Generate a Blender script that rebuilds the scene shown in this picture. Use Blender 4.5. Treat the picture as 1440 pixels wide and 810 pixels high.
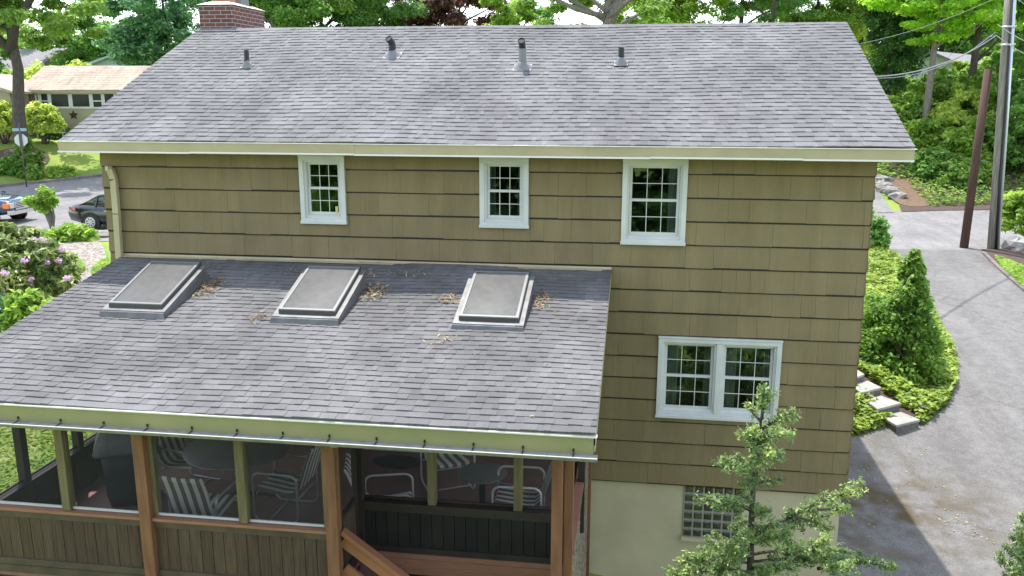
import bpy, math, random
import numpy as np
from mathutils import Vector, Matrix
R = math.radians
sc = bpy.context.scene
for o in list(bpy.data.objects): bpy.data.objects.remove(o, do_unlink=True)
rng = np.random.default_rng(7)
random.seed(7)

# ------------------------------------------------------------------ camera, sky, sun, exposure
CAM = np.array([0.890, -11.247, 5.282]); PITCH, YAW, ROLL, F = R(12.83), R(-8.169), R(0.04), 1213.3
cd = bpy.data.cameras.new('camera'); cam = bpy.data.objects.new('camera', cd); sc.collection.objects.link(cam)
cd.sensor_width = 36.0; cd.lens = F / 1440 * 36; cd.clip_start = 0.1; cd.clip_end = 3000
_fw = Vector((math.sin(YAW) * math.cos(PITCH), math.cos(YAW) * math.cos(PITCH), -math.sin(PITCH)))
_rt = Vector((math.cos(YAW), -math.sin(YAW), 0)); _up = _rt.cross(_fw)
_r = _rt * math.cos(ROLL) + _up * math.sin(ROLL); _u = -_rt * math.sin(ROLL) + _up * math.cos(ROLL)
m = Matrix((_r, _u, -_fw)).transposed().to_4x4(); m.translation = Vector(CAM); cam.matrix_world = m
sc.camera = cam
SUN = Vector((-0.20, 0.31, 1.0)).normalized()            # towards the sun
EL = math.asin(SUN.z); AZ = math.atan2(SUN.x, SUN.y)
w = bpy.data.worlds.new('World'); sc.world = w; w.use_nodes = True
nt = w.node_tree; bg = nt.nodes['Background']
sky = nt.nodes.new('ShaderNodeTexSky'); sky.sky_type = 'NISHITA'; sky.sun_disc = False
sky.sun_elevation = EL; sky.sun_rotation = AZ; sky.air_density = 1.0; sky.dust_density = 0.6; sky.ozone_density = 1.0
hz_ = nt.nodes.new('ShaderNodeHueSaturation'); hz_.inputs['Saturation'].default_value = 0.55   # partly clouded, whiter sky
nt.links.new(sky.outputs[0], hz_.inputs['Color']); nt.links.new(hz_.outputs[0], bg.inputs[0]); bg.inputs[1].default_value = 0.15
sl = bpy.data.lights.new('sun', 'SUN'); sl.energy = 2.0; sl.angle = R(0.55); sl.color = (1.0, 0.96, 0.90)
so = bpy.data.objects.new('sun', sl); sc.collection.objects.link(so)
so.rotation_euler = SUN.to_track_quat('Z', 'Y').to_euler(); so.location = (0, 0, 30)
sc.view_settings.view_transform = 'Standard'; sc.view_settings.look = 'None'
sc.view_settings.gamma = 1; sc.view_settings.use_curve_mapping = False
sc.view_settings.exposure = 1.72
sc.cycles.max_bounces = 6; sc.cycles.transparent_max_bounces = 12

# ------------------------------------------------------------------ helpers
COL = sc.collection
def ray(px, py):
    fw, r, u = np.array(_fw), np.array(_r), np.array(_u)
    return fw + (r * (px - 720) - u * (py - 405)) / F
def at(px, py, depth): return CAM + ray(px, py) * depth
def at_x(px, py, v): d = ray(px, py); return CAM + d * (v - CAM[0]) / d[0]
def at_y(px, py, v): d = ray(px, py); return CAM + d * (v - CAM[1]) / d[1]
def at_z(px, py, v): d = ray(px, py); return CAM + d * (v - CAM[2]) / d[2]

def tag(o, label=None, cat=None, group=None, kind=None):
    if label: o['label'] = label
    if cat: o['category'] = cat
    if group: o['group'] = group
    if kind: o['kind'] = kind
    return o
def empty(name, loc, label, cat, group=None, rz=0):
    o = bpy.data.objects.new(name, None); COL.objects.link(o); o.location = loc; o.rotation_euler = (0, 0, rz)
    o.empty_display_size = 0.2
    return tag(o, label, cat, group)
def link(name, me, mats, parent=None):
    o = bpy.data.objects.new(name, me); COL.objects.link(o)
    if parent: o.parent = parent
    for mm in (mats if isinstance(mats, (list, tuple)) else [mats]): me.materials.append(mm)
    return o
def copy_tree(o, parent=None):
    c = o.copy(); COL.objects.link(c); c.parent = parent
    for ch in list(o.children): copy_tree(ch, c)
    return c

class MB:
    def __init__(s): s.v = []; s.f = []; s.m = []; s.sm = []
    def add(s, vs, fs, mi=0, smooth=False):
        b = len(s.v); s.v += [tuple(map(float, q)) for q in vs]
        for f in fs: s.f.append(tuple(b + i for i in f)); s.m.append(mi); s.sm.append(smooth)
    def hexa(s, p, mi=0):   # 8 points: bottom 4 ccw, top 4 ccw
        s.add(p, [(3, 2, 1, 0), (4, 5, 6, 7), (0, 1, 5, 4), (1, 2, 6, 5), (2, 3, 7, 6), (3, 0, 4, 7)], mi)
    def box(s, a, b, mi=0):
        x0, y0, z0 = a; x1, y1, z1 = b
        s.hexa([(x0, y0, z0), (x1, y0, z0), (x1, y1, z0), (x0, y1, z0), (x0, y0, z1), (x1, y0, z1), (x1, y1, z1), (x0, y1, z1)], mi)
    def bar(s, p, q, wd, ht, mi=0, up=(0, 0, 1)):
        p, q = Vector(p), Vector(q); d = (q - p).normalized(); upv = Vector(up)
        if abs(d.dot(upv)) > 0.98: upv = Vector((0, 1, 0))
        sd = d.cross(upv).normalized() * wd / 2; u = sd.cross(d).normalized() * ht / 2
        s.hexa([p - sd - u, p + sd - u, q + sd - u, q - sd - u, p - sd + u, p + sd + u, q + sd + u, q - sd + u], mi)
    def tube(s, pts, rad, n=8, mi=0, cap=True):
        pts = [Vector(p) for p in pts]; k = len(pts)
        rad = rad if isinstance(rad, (list, tuple)) else [rad] * k
        b = len(s.v); ref = None
        for i, p in enumerate(pts):
            d = (pts[min(i + 1, k - 1)] - pts[max(i - 1, 0)])
            d = d.normalized() if d.length > 1e-9 else Vector((0, 0, 1))
            if ref is None: ref = d.orthogonal().normalized()
            ref = (ref - d * ref.dot(d)); ref = ref.normalized() if ref.length > 1e-6 else d.orthogonal().normalized()
            e = d.cross(ref)
            for j in range(n):
                a = 2 * math.pi * j / n
                s.v.append(tuple(p + (ref * math.cos(a) + e * math.sin(a)) * rad[i]))
        for i in range(k - 1):
            for j in range(n):
                a, c = b + i * n + j, b + i * n + (j + 1) % n
                s.f.append((a, c, c + n, a + n)); s.m.append(mi); s.sm.append(True)
        if cap:
            s.f.append(tuple(b + j for j in reversed(range(n)))); s.m.append(mi); s.sm.append(False)
            s.f.append(tuple(b + (k - 1) * n + j for j in range(n))); s.m.append(mi); s.sm.append(False)
    def disc(s, c, r0, r1, h, n=24, mi=0, ax=(0, 0, 1)):  # solid of revolution along ax
        c = Vector(c); a = Vector(ax).normalized()
        s.tube([c, c + a * h], [r0, r1], n, mi)
    def lathe(s, prof, c=(0, 0, 0), n=24, mi=0):
        b = len(s.v); c = Vector(c)
        for r, z in prof:
            for j in range(n):
                t = 2 * math.pi * j / n; s.v.append((c.x + r * math.cos(t), c.y + r * math.sin(t), c.z + z))
        for i in range(len(prof) - 1):
            for j in range(n):
                a, d = b + i * n + j, b + i * n + (j + 1) % n
                s.f.append((a, d, d + n, a + n)); s.m.append(mi); s.sm.append(True)
    def prism(s, poly, axis, a, b, mi=0):   # poly of 2D points extruded along axis ('x' or 'y')
        n = len(poly)
        g = (lambda t, p: (t, p[0], p[1])) if axis == 'x' else (lambda t, p: (p[0], t, p[1])) if axis == 'y' else (lambda t, p: (p[0], p[1], t))
        vs = [g(a, p) for p in poly] + [g(b, p) for p in poly]
        s.add(vs, [tuple(range(n)), tuple(reversed(range(n, 2 * n)))] + [(i, i + n, (i + 1) % n + n, (i + 1) % n) for i in range(n)], mi)
    def loft(s, rings, mi=0, smooth=True, cap=True):
        n = len(rings[0]); b = len(s.v)
        for r in rings: s.v += [tuple(map(float, q)) for q in r]
        for i in range(len(rings) - 1):
            for j in range(n):
                a, c = b + i * n + j, b + i * n + (j + 1) % n
                s.f.append((a, c, c + n, a + n)); s.m.append(mi); s.sm.append(smooth)
        if cap:
            s.f.append(tuple(b + j for j in reversed(range(n)))); s.m.append(mi); s.sm.append(False)
            s.f.append(tuple(b + (len(rings) - 1) * n + j for j in range(n))); s.m.append(mi); s.sm.append(False)
    def build(s, name, mats, parent=None, bevel=0, fix=True):
        me = bpy.data.meshes.new(name); me.from_pydata(s.v, [], s.f); 
        me.polygons.foreach_set('material_index', s.m); me.polygons.foreach_set('use_smooth', s.sm)
        if fix:
            import bmesh
            bm = bmesh.new(); bm.from_mesh(me); bmesh.ops.recalc_face_normals(bm, faces=bm.faces); bm.to_mesh(me); bm.free()
        me.update()
        o = link(name, me, mats, parent)
        if bevel:
            md = o.modifiers.new('bevel', 'BEVEL'); md.width = bevel; md.segments = 2; md.limit_method = 'ANGLE'
        return o

# ------------------------------------------------------------------ materials
def mat(name, col, rough=0.7, metal=0.0, var=None, scale=8.0, bump=0.0, bscale=40.0, island=0.0, spec=None, coat=0, stretch=None, detail=4.0, contrast=(0.35, 0.65)):
    """Principled with optional noise colour variation (var: second colour), bump and per-island value change."""
    M = bpy.data.materials.new(name); M.use_nodes = True; n = M.node_tree.nodes; L = M.node_tree.links
    b = n['Principled BSDF']; b.inputs['Roughness'].default_value = rough; b.inputs['Metallic'].default_value = metal
    if spec is not None: b.inputs['Specular IOR Level'].default_value = spec
    if coat: b.inputs['Coat Weight'].default_value = coat; b.inputs['Coat Roughness'].default_value = 0.05
    b.inputs['Base Color'].default_value = (*col, 1)
    tc = n.new('ShaderNodeTexCoord'); src = tc.outputs['Object']
    if stretch:
        mp = n.new('ShaderNodeMapping'); mp.inputs['Scale'].default_value = stretch; L.new(src, mp.inputs[0]); src = mp.outputs[0]
    out = None
    if var is not None:
        t = n.new('ShaderNodeTexNoise'); t.inputs['Scale'].default_value = scale; t.inputs['Detail'].default_value = detail; L.new(src, t.inputs['Vector'])
        r = n.new('ShaderNodeValToRGB'); r.color_ramp.elements[0].position = contrast[0]; r.color_ramp.elements[1].position = contrast[1]
        r.color_ramp.elements[0].color = (*col, 1); r.color_ramp.elements[1].color = (*var, 1); L.new(t.outputs['Fac'], r.inputs[0]); out = r.outputs[0]
    if island:
        g = n.new('ShaderNodeNewGeometry'); mr = n.new('ShaderNodeMapRange'); mr.inputs[3].default_value = 1 - island; mr.inputs[4].default_value = 1 + island
        L.new(g.outputs['Random Per Island'], mr.inputs[0])
        hs = n.new('ShaderNodeHueSaturation'); L.new(mr.outputs[0], hs.inputs['Value'])
        if out: L.new(out, hs.inputs['Color'])
        else: hs.inputs['Color'].default_value = (*col, 1)
        out = hs.outputs[0]
    if out: L.new(out, b.inputs['Base Color'])
    if bump:
        t = n.new('ShaderNodeTexNoise'); t.inputs['Scale'].default_value = bscale; t.inputs['Detail'].default_value = 5; L.new(src, t.inputs['Vector'])
        bp = n.new('ShaderNodeBump'); bp.inputs['Strength'].default_value = bump; bp.inputs['Distance'].default_value = 0.02
        L.new(t.outputs['Fac'], bp.inputs['Height']); L.new(bp.outputs[0], b.inputs['Normal'])
    return M
def leafmat(name, cols, trans=0.54, rough=0.5, patch=0.42, gain=1.9):
    cols = [tuple(min(.7, v * gain) for v in c) for c in cols]
    """Foliage: a colour ramp over per-leaf random and a large soft noise; translucent share."""
    M = bpy.data.materials.new(name); M.use_nodes = True; n = M.node_tree.nodes; L = M.node_tree.links
    b = n['Principled BSDF']; b.inputs['Roughness'].default_value = rough; b.inputs['Specular IOR Level'].default_value = 0.35
    g = n.new('ShaderNodeNewGeometry'); r = n.new('ShaderNodeValToRGB'); e = r.color_ramp.elements
    e[0].position = 0.05; e[1].position = 0.95; e[0].color = (*cols[0], 1); e[1].color = (*cols[-1], 1)
    for i, c in enumerate(cols[1:-1]): q = e.new((i + 1) / (len(cols) - 1)); q.color = (*c, 1)
    tc = n.new('ShaderNodeTexCoord'); t = n.new('ShaderNodeTexNoise'); t.inputs['Scale'].default_value = 0.9; t.inputs['Detail'].default_value = 2; L.new(tc.outputs['Object'], t.inputs['Vector'])
    mx = n.new('ShaderNodeMix'); mx.inputs[0].default_value = patch
    L.new(g.outputs['Random Per Island'], mx.inputs[2])
    mr = n.new('ShaderNodeMapRange'); mr.inputs[1].default_value = 0.3; mr.inputs[2].default_value = 0.7; L.new(t.outputs['Fac'], mr.inputs[0])
    L.new(mr.outputs[0], mx.inputs[3]); L.new(mx.outputs[0], r.inputs[0])
    L.new(r.outputs[0], b.inputs['Base Color'])
    tr = n.new('ShaderNodeBsdfTranslucent'); hs = n.new('ShaderNodeHueSaturation'); hs.inputs['Value'].default_value = 1.8; hs.inputs['Hue'].default_value = 0.49
    L.new(r.outputs[0], hs.inputs['Color']); L.new(hs.outputs[0], tr.inputs[0])
    ms = n.new('ShaderNodeMixShader'); ms.inputs[0].default_value = trans
    L.new(b.outputs[0], ms.inputs[1]); L.new(tr.outputs[0], ms.inputs[2]); L.new(ms.outputs[0], n['Material Output'].inputs[0])
    return M
def islandramp(name, cols, rough=0.9, bump=0.25, bscale=180, noise=0.3, nscale=1.3):
    M = bpy.data.materials.new(name); M.use_nodes = True; n = M.node_tree.nodes; L = M.node_tree.links
    b = n['Principled BSDF']; b.inputs['Roughness'].default_value = rough; b.inputs['Specular IOR Level'].default_value = 0.2
    g = n.new('ShaderNodeNewGeometry'); r = n.new('ShaderNodeValToRGB'); e = r.color_ramp.elements
    e[0].position = 0; e[1].position = 1; e[0].color = (*cols[0], 1); e[1].color = (*cols[-1], 1)
    for i, c in enumerate(cols[1:-1]): q = e.new((i + 1) / (len(cols) - 1)); q.color = (*c, 1)
    L.new(g.outputs['Random Per Island'], r.inputs[0])
    tc = n.new('ShaderNodeTexCoord'); t = n.new('ShaderNodeTexNoise'); t.inputs['Scale'].default_value = nscale; t.inputs['Detail'].default_value = 6; L.new(tc.outputs['Object'], t.inputs['Vector'])
    mr = n.new('ShaderNodeMapRange'); mr.inputs[1].default_value = 0.3; mr.inputs[2].default_value = 0.7; mr.inputs[3].default_value = 1 - noise; mr.inputs[4].default_value = 1 + noise; L.new(t.outputs['Fac'], mr.inputs[0])
    t2 = n.new('ShaderNodeTexNoise'); t2.inputs['Scale'].default_value = bscale; t2.inputs['Detail'].default_value = 2; L.new(tc.outputs['Object'], t2.inputs['Vector'])
    m2 = n.new('ShaderNodeMapRange'); m2.inputs[1].default_value = 0.3; m2.inputs[2].default_value = 0.7; m2.inputs[3].default_value = 0.72; m2.inputs[4].default_value = 1.28; L.new(t2.outputs['Fac'], m2.inputs[0])
    mu0 = n.new('ShaderNodeMath'); mu0.operation = 'MULTIPLY'; L.new(mr.outputs[0], mu0.inputs[0]); L.new(m2.outputs[0], mu0.inputs[1])
    mp = n.new('ShaderNodeMapping'); mp.inputs['Scale'].default_value = (2.2, .35, .35); L.new(tc.outputs['Object'], mp.inputs[0])
    t4 = n.new('ShaderNodeTexNoise'); t4.inputs['Scale'].default_value = 1; t4.inputs['Detail'].default_value = 5; L.new(mp.outputs[0], t4.inputs['Vector'])
    m4 = n.new('ShaderNodeMapRange'); m4.inputs[1].default_value = .35; m4.inputs[2].default_value = .65; m4.inputs[3].default_value = .90; m4.inputs[4].default_value = 1.08; L.new(t4.outputs['Fac'], m4.inputs[0])
    mu = n.new('ShaderNodeMath'); mu.operation = 'MULTIPLY'; L.new(mu0.outputs[0], mu.inputs[0]); L.new(m4.outputs[0], mu.inputs[1])
    hs = n.new('ShaderNodeHueSaturation'); L.new(mu.outputs[0], hs.inputs['Value']); L.new(r.outputs[0], hs.inputs['Color']); L.new(hs.outputs[0], b.inputs['Base Color'])
    bp = n.new('ShaderNodeBump'); bp.inputs['Strength'].default_value = bump; bp.inputs['Distance'].default_value = 0.004
    L.new(t2.outputs['Fac'], bp.inputs['Height']); L.new(bp.outputs[0], b.inputs['Normal'])
    return M

M = {}
M['shingle'] = islandramp('asphalt_shingle', [(.136, .133, .134), (.168, .164, .165), (.150, .147, .148), (.184, .180, .181), (.143, .140, .141)], noise=0.16, nscale=0.8)
M['shingle_porch'] = islandramp('porch_shingle', [(.122, .120, .120), (.150, .147, .147), (.135, .132, .132), (.162, .158, .158), (.128, .125, .125)], noise=0.24, nscale=1.1)
def siding_material():
    N = mat('shake_siding', (.222, .170, .080), 0.75, var=(.250, .194, .095), scale=1.6, island=0.04, bump=0.0)
    n = N.node_tree.nodes; L = N.node_tree.links; b = n['Principled BSDF']
    tc = n.new('ShaderNodeTexCoord'); mp = n.new('ShaderNodeMapping'); mp.inputs['Scale'].default_value = (70, 70, 1.2); L.new(tc.outputs['Object'], mp.inputs[0])
    t = n.new('ShaderNodeTexNoise'); t.inputs['Scale'].default_value = 1; t.inputs['Detail'].default_value = 3; L.new(mp.outputs[0], t.inputs['Vector'])
    bp = n.new('ShaderNodeBump'); bp.inputs['Strength'].default_value = 0.3; bp.inputs['Distance'].default_value = 0.006
    L.new(t.outputs['Fac'], bp.inputs['Height']); L.new(bp.outputs[0], b.inputs['Normal'])
    prev = b.inputs['Base Color'].links[0].from_socket      # fading and rain streaks, darker in the grooves
    m3 = n.new('ShaderNodeMapping'); m3.inputs['Scale'].default_value = (5, 5, .45); L.new(tc.outputs['Object'], m3.inputs[0])
    t3 = n.new('ShaderNodeTexNoise'); t3.inputs['Scale'].default_value = 1; t3.inputs['Detail'].default_value = 6; L.new(m3.outputs[0], t3.inputs['Vector'])
    r3 = n.new('ShaderNodeMapRange'); r3.inputs[1].default_value = .3; r3.inputs[2].default_value = .7; r3.inputs[3].default_value = .90; r3.inputs[4].default_value = 1.09; L.new(t3.outputs['Fac'], r3.inputs[0])
    r4 = n.new('ShaderNodeMapRange'); r4.inputs[1].default_value = .3; r4.inputs[2].default_value = .62; r4.inputs[3].default_value = .93; r4.inputs[4].default_value = 1.02; L.new(t.outputs['Fac'], r4.inputs[0])
    mm = n.new('ShaderNodeMath'); mm.operation = 'MULTIPLY'; L.new(r3.outputs[0], mm.inputs[0]); L.new(r4.outputs[0], mm.inputs[1])
    h3 = n.new('ShaderNodeHueSaturation'); L.new(mm.outputs[0], h3.inputs['Value']); L.new(prev, h3.inputs['Color']); L.new(h3.outputs[0], b.inputs['Base Color'])
    return N
M['siding'] = siding_material()
M['dark_gap'] = mat('sheathing_and_shade', (.04, .035, .025), 0.9)  # wall sheathing, also the painted shade line under the shake butts
M['trim_tan'] = mat('tan_trim', (.50, .43, .27), 0.5, var=(.43, .37, .23), scale=2.5, bump=0.05)
M['porch_trim'] = mat('green_tan_trim', (.33, .31, .14), 0.5, var=(.27, .27, .115), scale=1.5, bump=0.05)
M['drip'] = mat('pale_drip_edge', (.72, .70, .58), 0.4)
M['alu'] = mat('gutter_metal', (.22, .215, .225), 0.8, var=(.30, .295, .305), scale=12)
M['white'] = mat('white_vinyl', (.70, .71, .68), 0.4, var=(.62, .63, .60), scale=3)
M['white_dull'] = mat('dull_white', (.6, .62, .58), 0.5)
M['foundation'] = mat('painted_stucco', (.64, .56, .39), 0.85, var=(.53, .465, .315), scale=1.1, detail=10, bump=0.4, bscale=4)
M['brick'] = None
M['orange_wood'] = mat('cedar_stain', (.265, .115, .060), 0.65, var=(.17, .075, .042), scale=3, stretch=(6, 6, .7), bump=0.1, bscale=14)
M['rail_wood'] = mat('rail_stain', (.33, .135, .065), 0.65, var=(.24, .10, .048), scale=3, bump=0.1, bscale=20)
M['olive_wood'] = mat('weathered_wood', (.20, .165, .085), 0.8, var=(.13, .105, .055), scale=4, stretch=(8, 8, .8), bump=0.2, bscale=14)
M['brown_board'] = mat('brown_board', (.102, .064, .040), 0.8, var=(.060, .038, .025), scale=5, stretch=(9, 9, .6), bump=0.2, bscale=14, island=0.18)
M['dark_wood'] = mat('dark_brown_wood', (.045, .032, .025), 0.7, var=(.03, .022, .018), scale=5)
M['cap_wood'] = mat('cap_wood', (.36, .17, .10), 0.7, var=(.27, .13, .08), scale=6, stretch=(.8, 8, 8))
M['deck'] = mat('red_brown_deck', (.33, .175, .145), 0.6, var=(.26, .15, .13), scale=3)
M['steel'] = mat('brushed_tube', (.62, .64, .66), 0.3, metal=0.6)
M['white_tube'] = mat('white_tube', (.74, .74, .70), 0.35)
M['dark_top'] = mat('dark_table_top', (.17, .17, .16), 0.3, var=(.21, .21, .195), scale=5)
M['tarp'] = mat('grill_tarp', (.20, .205, .21), 0.5, var=(.12, .125, .13), scale=3, bump=0.7, bscale=4)
M['tarp_dark'] = mat('grill_body_cover', (.03, .033, .036), 0.6, bump=0.4, bscale=4)
M['black'] = mat('black_rubber', (.012, .012, .013), 0.5)
M['lead'] = mat('flashing', (.22, .22, .225), 0.55, metal=0.4)
M['cast'] = mat('vent_iron', (.02, .02, .022), 0.5)
M['pole_grey'] = mat('weathered_pole', (.27, .25, .215), 0.9, var=(.15, .138, .118), scale=4, stretch=(8, 8, .4), bump=0.2)
M['pole_brown'] = mat('creosote_pole', (.105, .052, .036), 0.85, var=(.055, .03, .022), scale=4, stretch=(8, 8, .4), bump=0.2)
M['conduit'] = mat('galvanised_conduit', (.55, .60, .66), 0.35, metal=0.5)
M['wire'] = mat('wire_sheath', (.20, .21, .21), 0.5)
M['bark'] = mat('bark', (.105, .088, .072), 0.9, var=(.055, .046, .038), scale=6, stretch=(3, 3, .7), bump=0.6, bscale=9)
M['bark_grey'] = mat('grey_bark', (.21, .19, .165), 0.9, var=(.13, .115, .10), scale=5, stretch=(3, 3, .7), bump=0.4, bscale=9)
M['asphalt'] = mat('driveway_asphalt', (.185, .178, .174), 0.92, var=(.235, .226, .22), scale=0.6, detail=8, bump=0.35, bscale=60)
def asphalt(name, c1, patch, nz):
    N = islandramp(name, [c1, c1], rough=.95, bump=.5, bscale=55, noise=nz, nscale=.35)
    n = N.node_tree.nodes; L = N.node_tree.links; b = n['Principled BSDF']; prev = b.inputs['Base Color'].links[0].from_socket
    tc = n.new('ShaderNodeTexCoord'); t = n.new('ShaderNodeTexNoise'); t.inputs['Scale'].default_value = 5; t.inputs['Detail'].default_value = 8; t.inputs['Roughness'].default_value = .75; L.new(tc.outputs['Object'], t.inputs['Vector'])
    r = n.new('ShaderNodeValToRGB'); r.color_ramp.elements[0].position = .38; r.color_ramp.elements[1].position = .62; r.color_ramp.elements[0].color = (.84, .83, .82, 1); r.color_ramp.elements[1].color = (1.12, 1.10, 1.09, 1); L.new(t.outputs['Fac'], r.inputs[0])
    mx = n.new('ShaderNodeMix'); mx.data_type = 'RGBA'; mx.blend_type = 'MULTIPLY'; mx.inputs[0].default_value = 1; L.new(prev, mx.inputs[6]); L.new(r.outputs[0], mx.inputs[7])
    v = n.new('ShaderNodeTexVoronoi'); v.feature = 'DISTANCE_TO_EDGE'; v.inputs['Scale'].default_value = .22; w_ = n.new('ShaderNodeVectorMath'); w_.operation = 'ADD'; sc_ = n.new('ShaderNodeVectorMath'); sc_.operation = 'SCALE'; sc_.inputs[3].default_value = 1.2
    t3 = n.new('ShaderNodeTexNoise'); t3.inputs['Scale'].default_value = 1.2; t3.inputs['Detail'].default_value = 6; L.new(tc.outputs['Object'], t3.inputs['Vector']); L.new(t3.outputs['Color'], sc_.inputs[0]); L.new(tc.outputs['Object'], w_.inputs[0]); L.new(sc_.outputs[0], w_.inputs[1]); L.new(w_.outputs[0], v.inputs['Vector'])
    r2 = n.new('ShaderNodeValToRGB'); r2.color_ramp.elements[0].position = .0015; r2.color_ramp.elements[1].position = .006; r2.color_ramp.elements[0].color = (.72, .70, .68, 1); r2.color_ramp.elements[1].color = (1, 1, 1, 1); L.new(v.outputs['Distance'], r2.inputs[0])
    m2 = n.new('ShaderNodeMix'); m2.data_type = 'RGBA'; m2.blend_type = 'MULTIPLY'; m2.inputs[0].default_value = 1; L.new(mx.outputs[2], m2.inputs[6]); L.new(r2.outputs[0], m2.inputs[7]); L.new(m2.outputs[2], b.inputs['Base Color'])
    if patch:
        dn = n.new('ShaderNodeVectorMath'); dn.operation = 'DISTANCE'; dn.inputs[1].default_value = patch; L.new(w_.outputs[0], dn.inputs[0])
        md = n.new('ShaderNodeMapRange'); md.inputs[1].default_value = 2.6; md.inputs[2].default_value = .6; md.inputs[3].default_value = 0; md.inputs[4].default_value = 1; L.new(dn.outputs['Value'], md.inputs[0])
        t5 = n.new('ShaderNodeTexNoise'); t5.inputs['Scale'].default_value = 2.2; t5.inputs['Detail'].default_value = 9; L.new(tc.outputs['Object'], t5.inputs['Vector'])
        m5 = n.new('ShaderNodeMapRange'); m5.inputs[1].default_value = .40; m5.inputs[2].default_value = .62; L.new(t5.outputs['Fac'], m5.inputs[0])
        mq_ = n.new('ShaderNodeMath'); mq_.operation = 'MULTIPLY'; L.new(md.outputs[0], mq_.inputs[0]); L.new(m5.outputs[0], mq_.inputs[1])
        m6 = n.new('ShaderNodeMix'); m6.data_type = 'RGBA'; m6.inputs[7].default_value = (.095, .075, .042, 1); L.new(mq_.outputs[0], m6.inputs[0]); L.new(m2.outputs[2], m6.inputs[6]); L.new(m6.outputs[2], b.inputs['Base Color'])
    return N
M['asphalt'] = asphalt('driveway_asphalt', (.168, .163, .157), (5.6, 3.6, -1.0), .11)
M['street'] = asphalt('street_asphalt', (.215, .208, .206), None, .14)
M['street_old'] = mat('street_asphalt', (.20, .195, .20), 0.92, var=(.27, .262, .268), scale=0.25, detail=8, bump=0.2, bscale=40)
M['kerb'] = mat('kerb_stone', (.20, .175, .16), 0.9, var=(.12, .10, .09), scale=3)
M['gravel'] = mat('gravel', (.34, .30, .255), 0.95, var=(.13, .11, .085), scale=11, bump=0.9, bscale=22, detail=9, contrast=(.42, .60))
M['mulch'] = mat('mulch', (.055, .034, .026), 0.95, var=(.10, .062, .045), scale=14, bump=0.8, bscale=20)
M['leaf_litter'] = mat('leaf_litter', (.19, .11, .07), 0.95, var=(.10, .075, .04), scale=6, bump=0.7, bscale=16)
M['stone'] = mat('flagstone', (.38, .365, .33), 0.85, var=(.27, .26, .235), scale=5, bump=0.3, bscale=20)
M['stone_side'] = mat('stone_riser', (.16, .145, .12), 0.9, var=(.09, .08, .07), scale=12, bump=0.6, bscale=20)
M['rock'] = mat('grey_rock', (.30, .28, .255), 0.9, var=(.18, .165, .15), scale=5, bump=0.5, bscale=8)
M['pebble'] = mat('pebble_panel', (.36, .31, .22), 0.9, var=(.07, .06, .045), scale=26, bump=0.6, bscale=30, contrast=(.45, .55))
M['room'] = mat('dark_room', (.07, .07, .068), 0.9)
M['curtain'] = mat('curtain', (.6, .6, .56), 0.9, var=(.42, .42, .4), scale=10, stretch=(3, 3, .2))
M['chrome'] = mat('chrome', (.7, .7, .72), 0.15, metal=1)
M['rim'] = mat('wheel_alloy', (.62, .62, .64), 0.3, metal=0.7)
M['lamp_red'] = mat('tail_lamp', (.45, .02, .03), 0.15, coat=1)
M['lamp_clear'] = mat('head_lamp', (.6, .6, .6), 0.1, coat=1)
M['lamp_amber'] = mat('turn_lamp', (.8, .2, .02), 0.2, coat=1)
M['tan_roof'] = islandramp('tan_shingle', [(.36, .29, .235), (.45, .37, .30), (.40, .325, .265)], noise=0.15, nscale=.6, bscale=25)
M['beige_wall'] = mat('beige_wall', (.40, .36, .24), 0.8, var=(.34, .31, .205), scale=1)
M['taupe_wall'] = mat('taupe_wall', (.15, .13, .105), 0.8)
M['rust'] = mat('rusty_metal', (.07, .025, .02), 0.7)
M['blue_wall'] = mat('pale_blue_wall', (.36, .44, .52), 0.7)
M['white_wall'] = mat('white_house_wall', (.72, .73, .74), 0.7)
M['grey_roof'] = mat('grey_far_roof', (.26, .24, .25), 0.9, var=(.2, .19, .2), scale=4)
M['flue'] = mat('clay_flue', (.42, .17, .09), 0.8)
M['crown'] = mat('mortar_crown', (.62, .56, .50), 0.9, var=(.5, .44, .38), scale=6)
M['sign_back'] = mat('sign_back', (.55, .55, .55), 0.4, metal=0.4)
M['sign_green'] = mat('street_sign', (.25, .38, .40), 0.4)
def grass_material():
    N = mat('grass', (.14, .22, .028), 0.95, var=(.26, .32, .055), scale=0.35, detail=9, bump=0.9, bscale=14)
    return N
M['grass'] = grass_material()
def glass(name, alpha=0.25, tint=(.02, .025, .025), rough=0.02):
    N = bpy.data.materials.new(name); N.use_nodes = True; n = N.node_tree.nodes; L = N.node_tree.links
    t = n.new('ShaderNodeBsdfTransparent'); t.inputs[0].default_value = (.75, .8, .78, 1)
    g = n.new('ShaderNodeBsdfGlossy'); g.inputs['Roughness'].default_value = rough; g.inputs['Color'].default_value = (.9, .95, .92, 1)
    lw = n.new('ShaderNodeLayerWeight'); lw.inputs[0].default_value = 0.22
    mr = n.new('ShaderNodeMapRange'); mr.inputs[3].default_value = alpha; mr.inputs[4].default_value = 1.0; L.new(lw.outputs['Fresnel'], mr.inputs[0])
    ms = n.new('ShaderNodeMixShader'); L.new(mr.outputs[0], ms.inputs[0]); L.new(t.outputs[0], ms.inputs[1]); L.new(g.outputs[0], ms.inputs[2])
    L.new(ms.outputs[0], n['Material Output'].inputs[0]); return N
M['glass'] = glass('window_glass', 0.05)
M['car_glass'] = mat('car_glass', (.02, .03, .03), 0.05, coat=1)
M['far_glass'] = mat('far_window_glass', (.012, .018, .018), 0.25, spec=.3)
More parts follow.
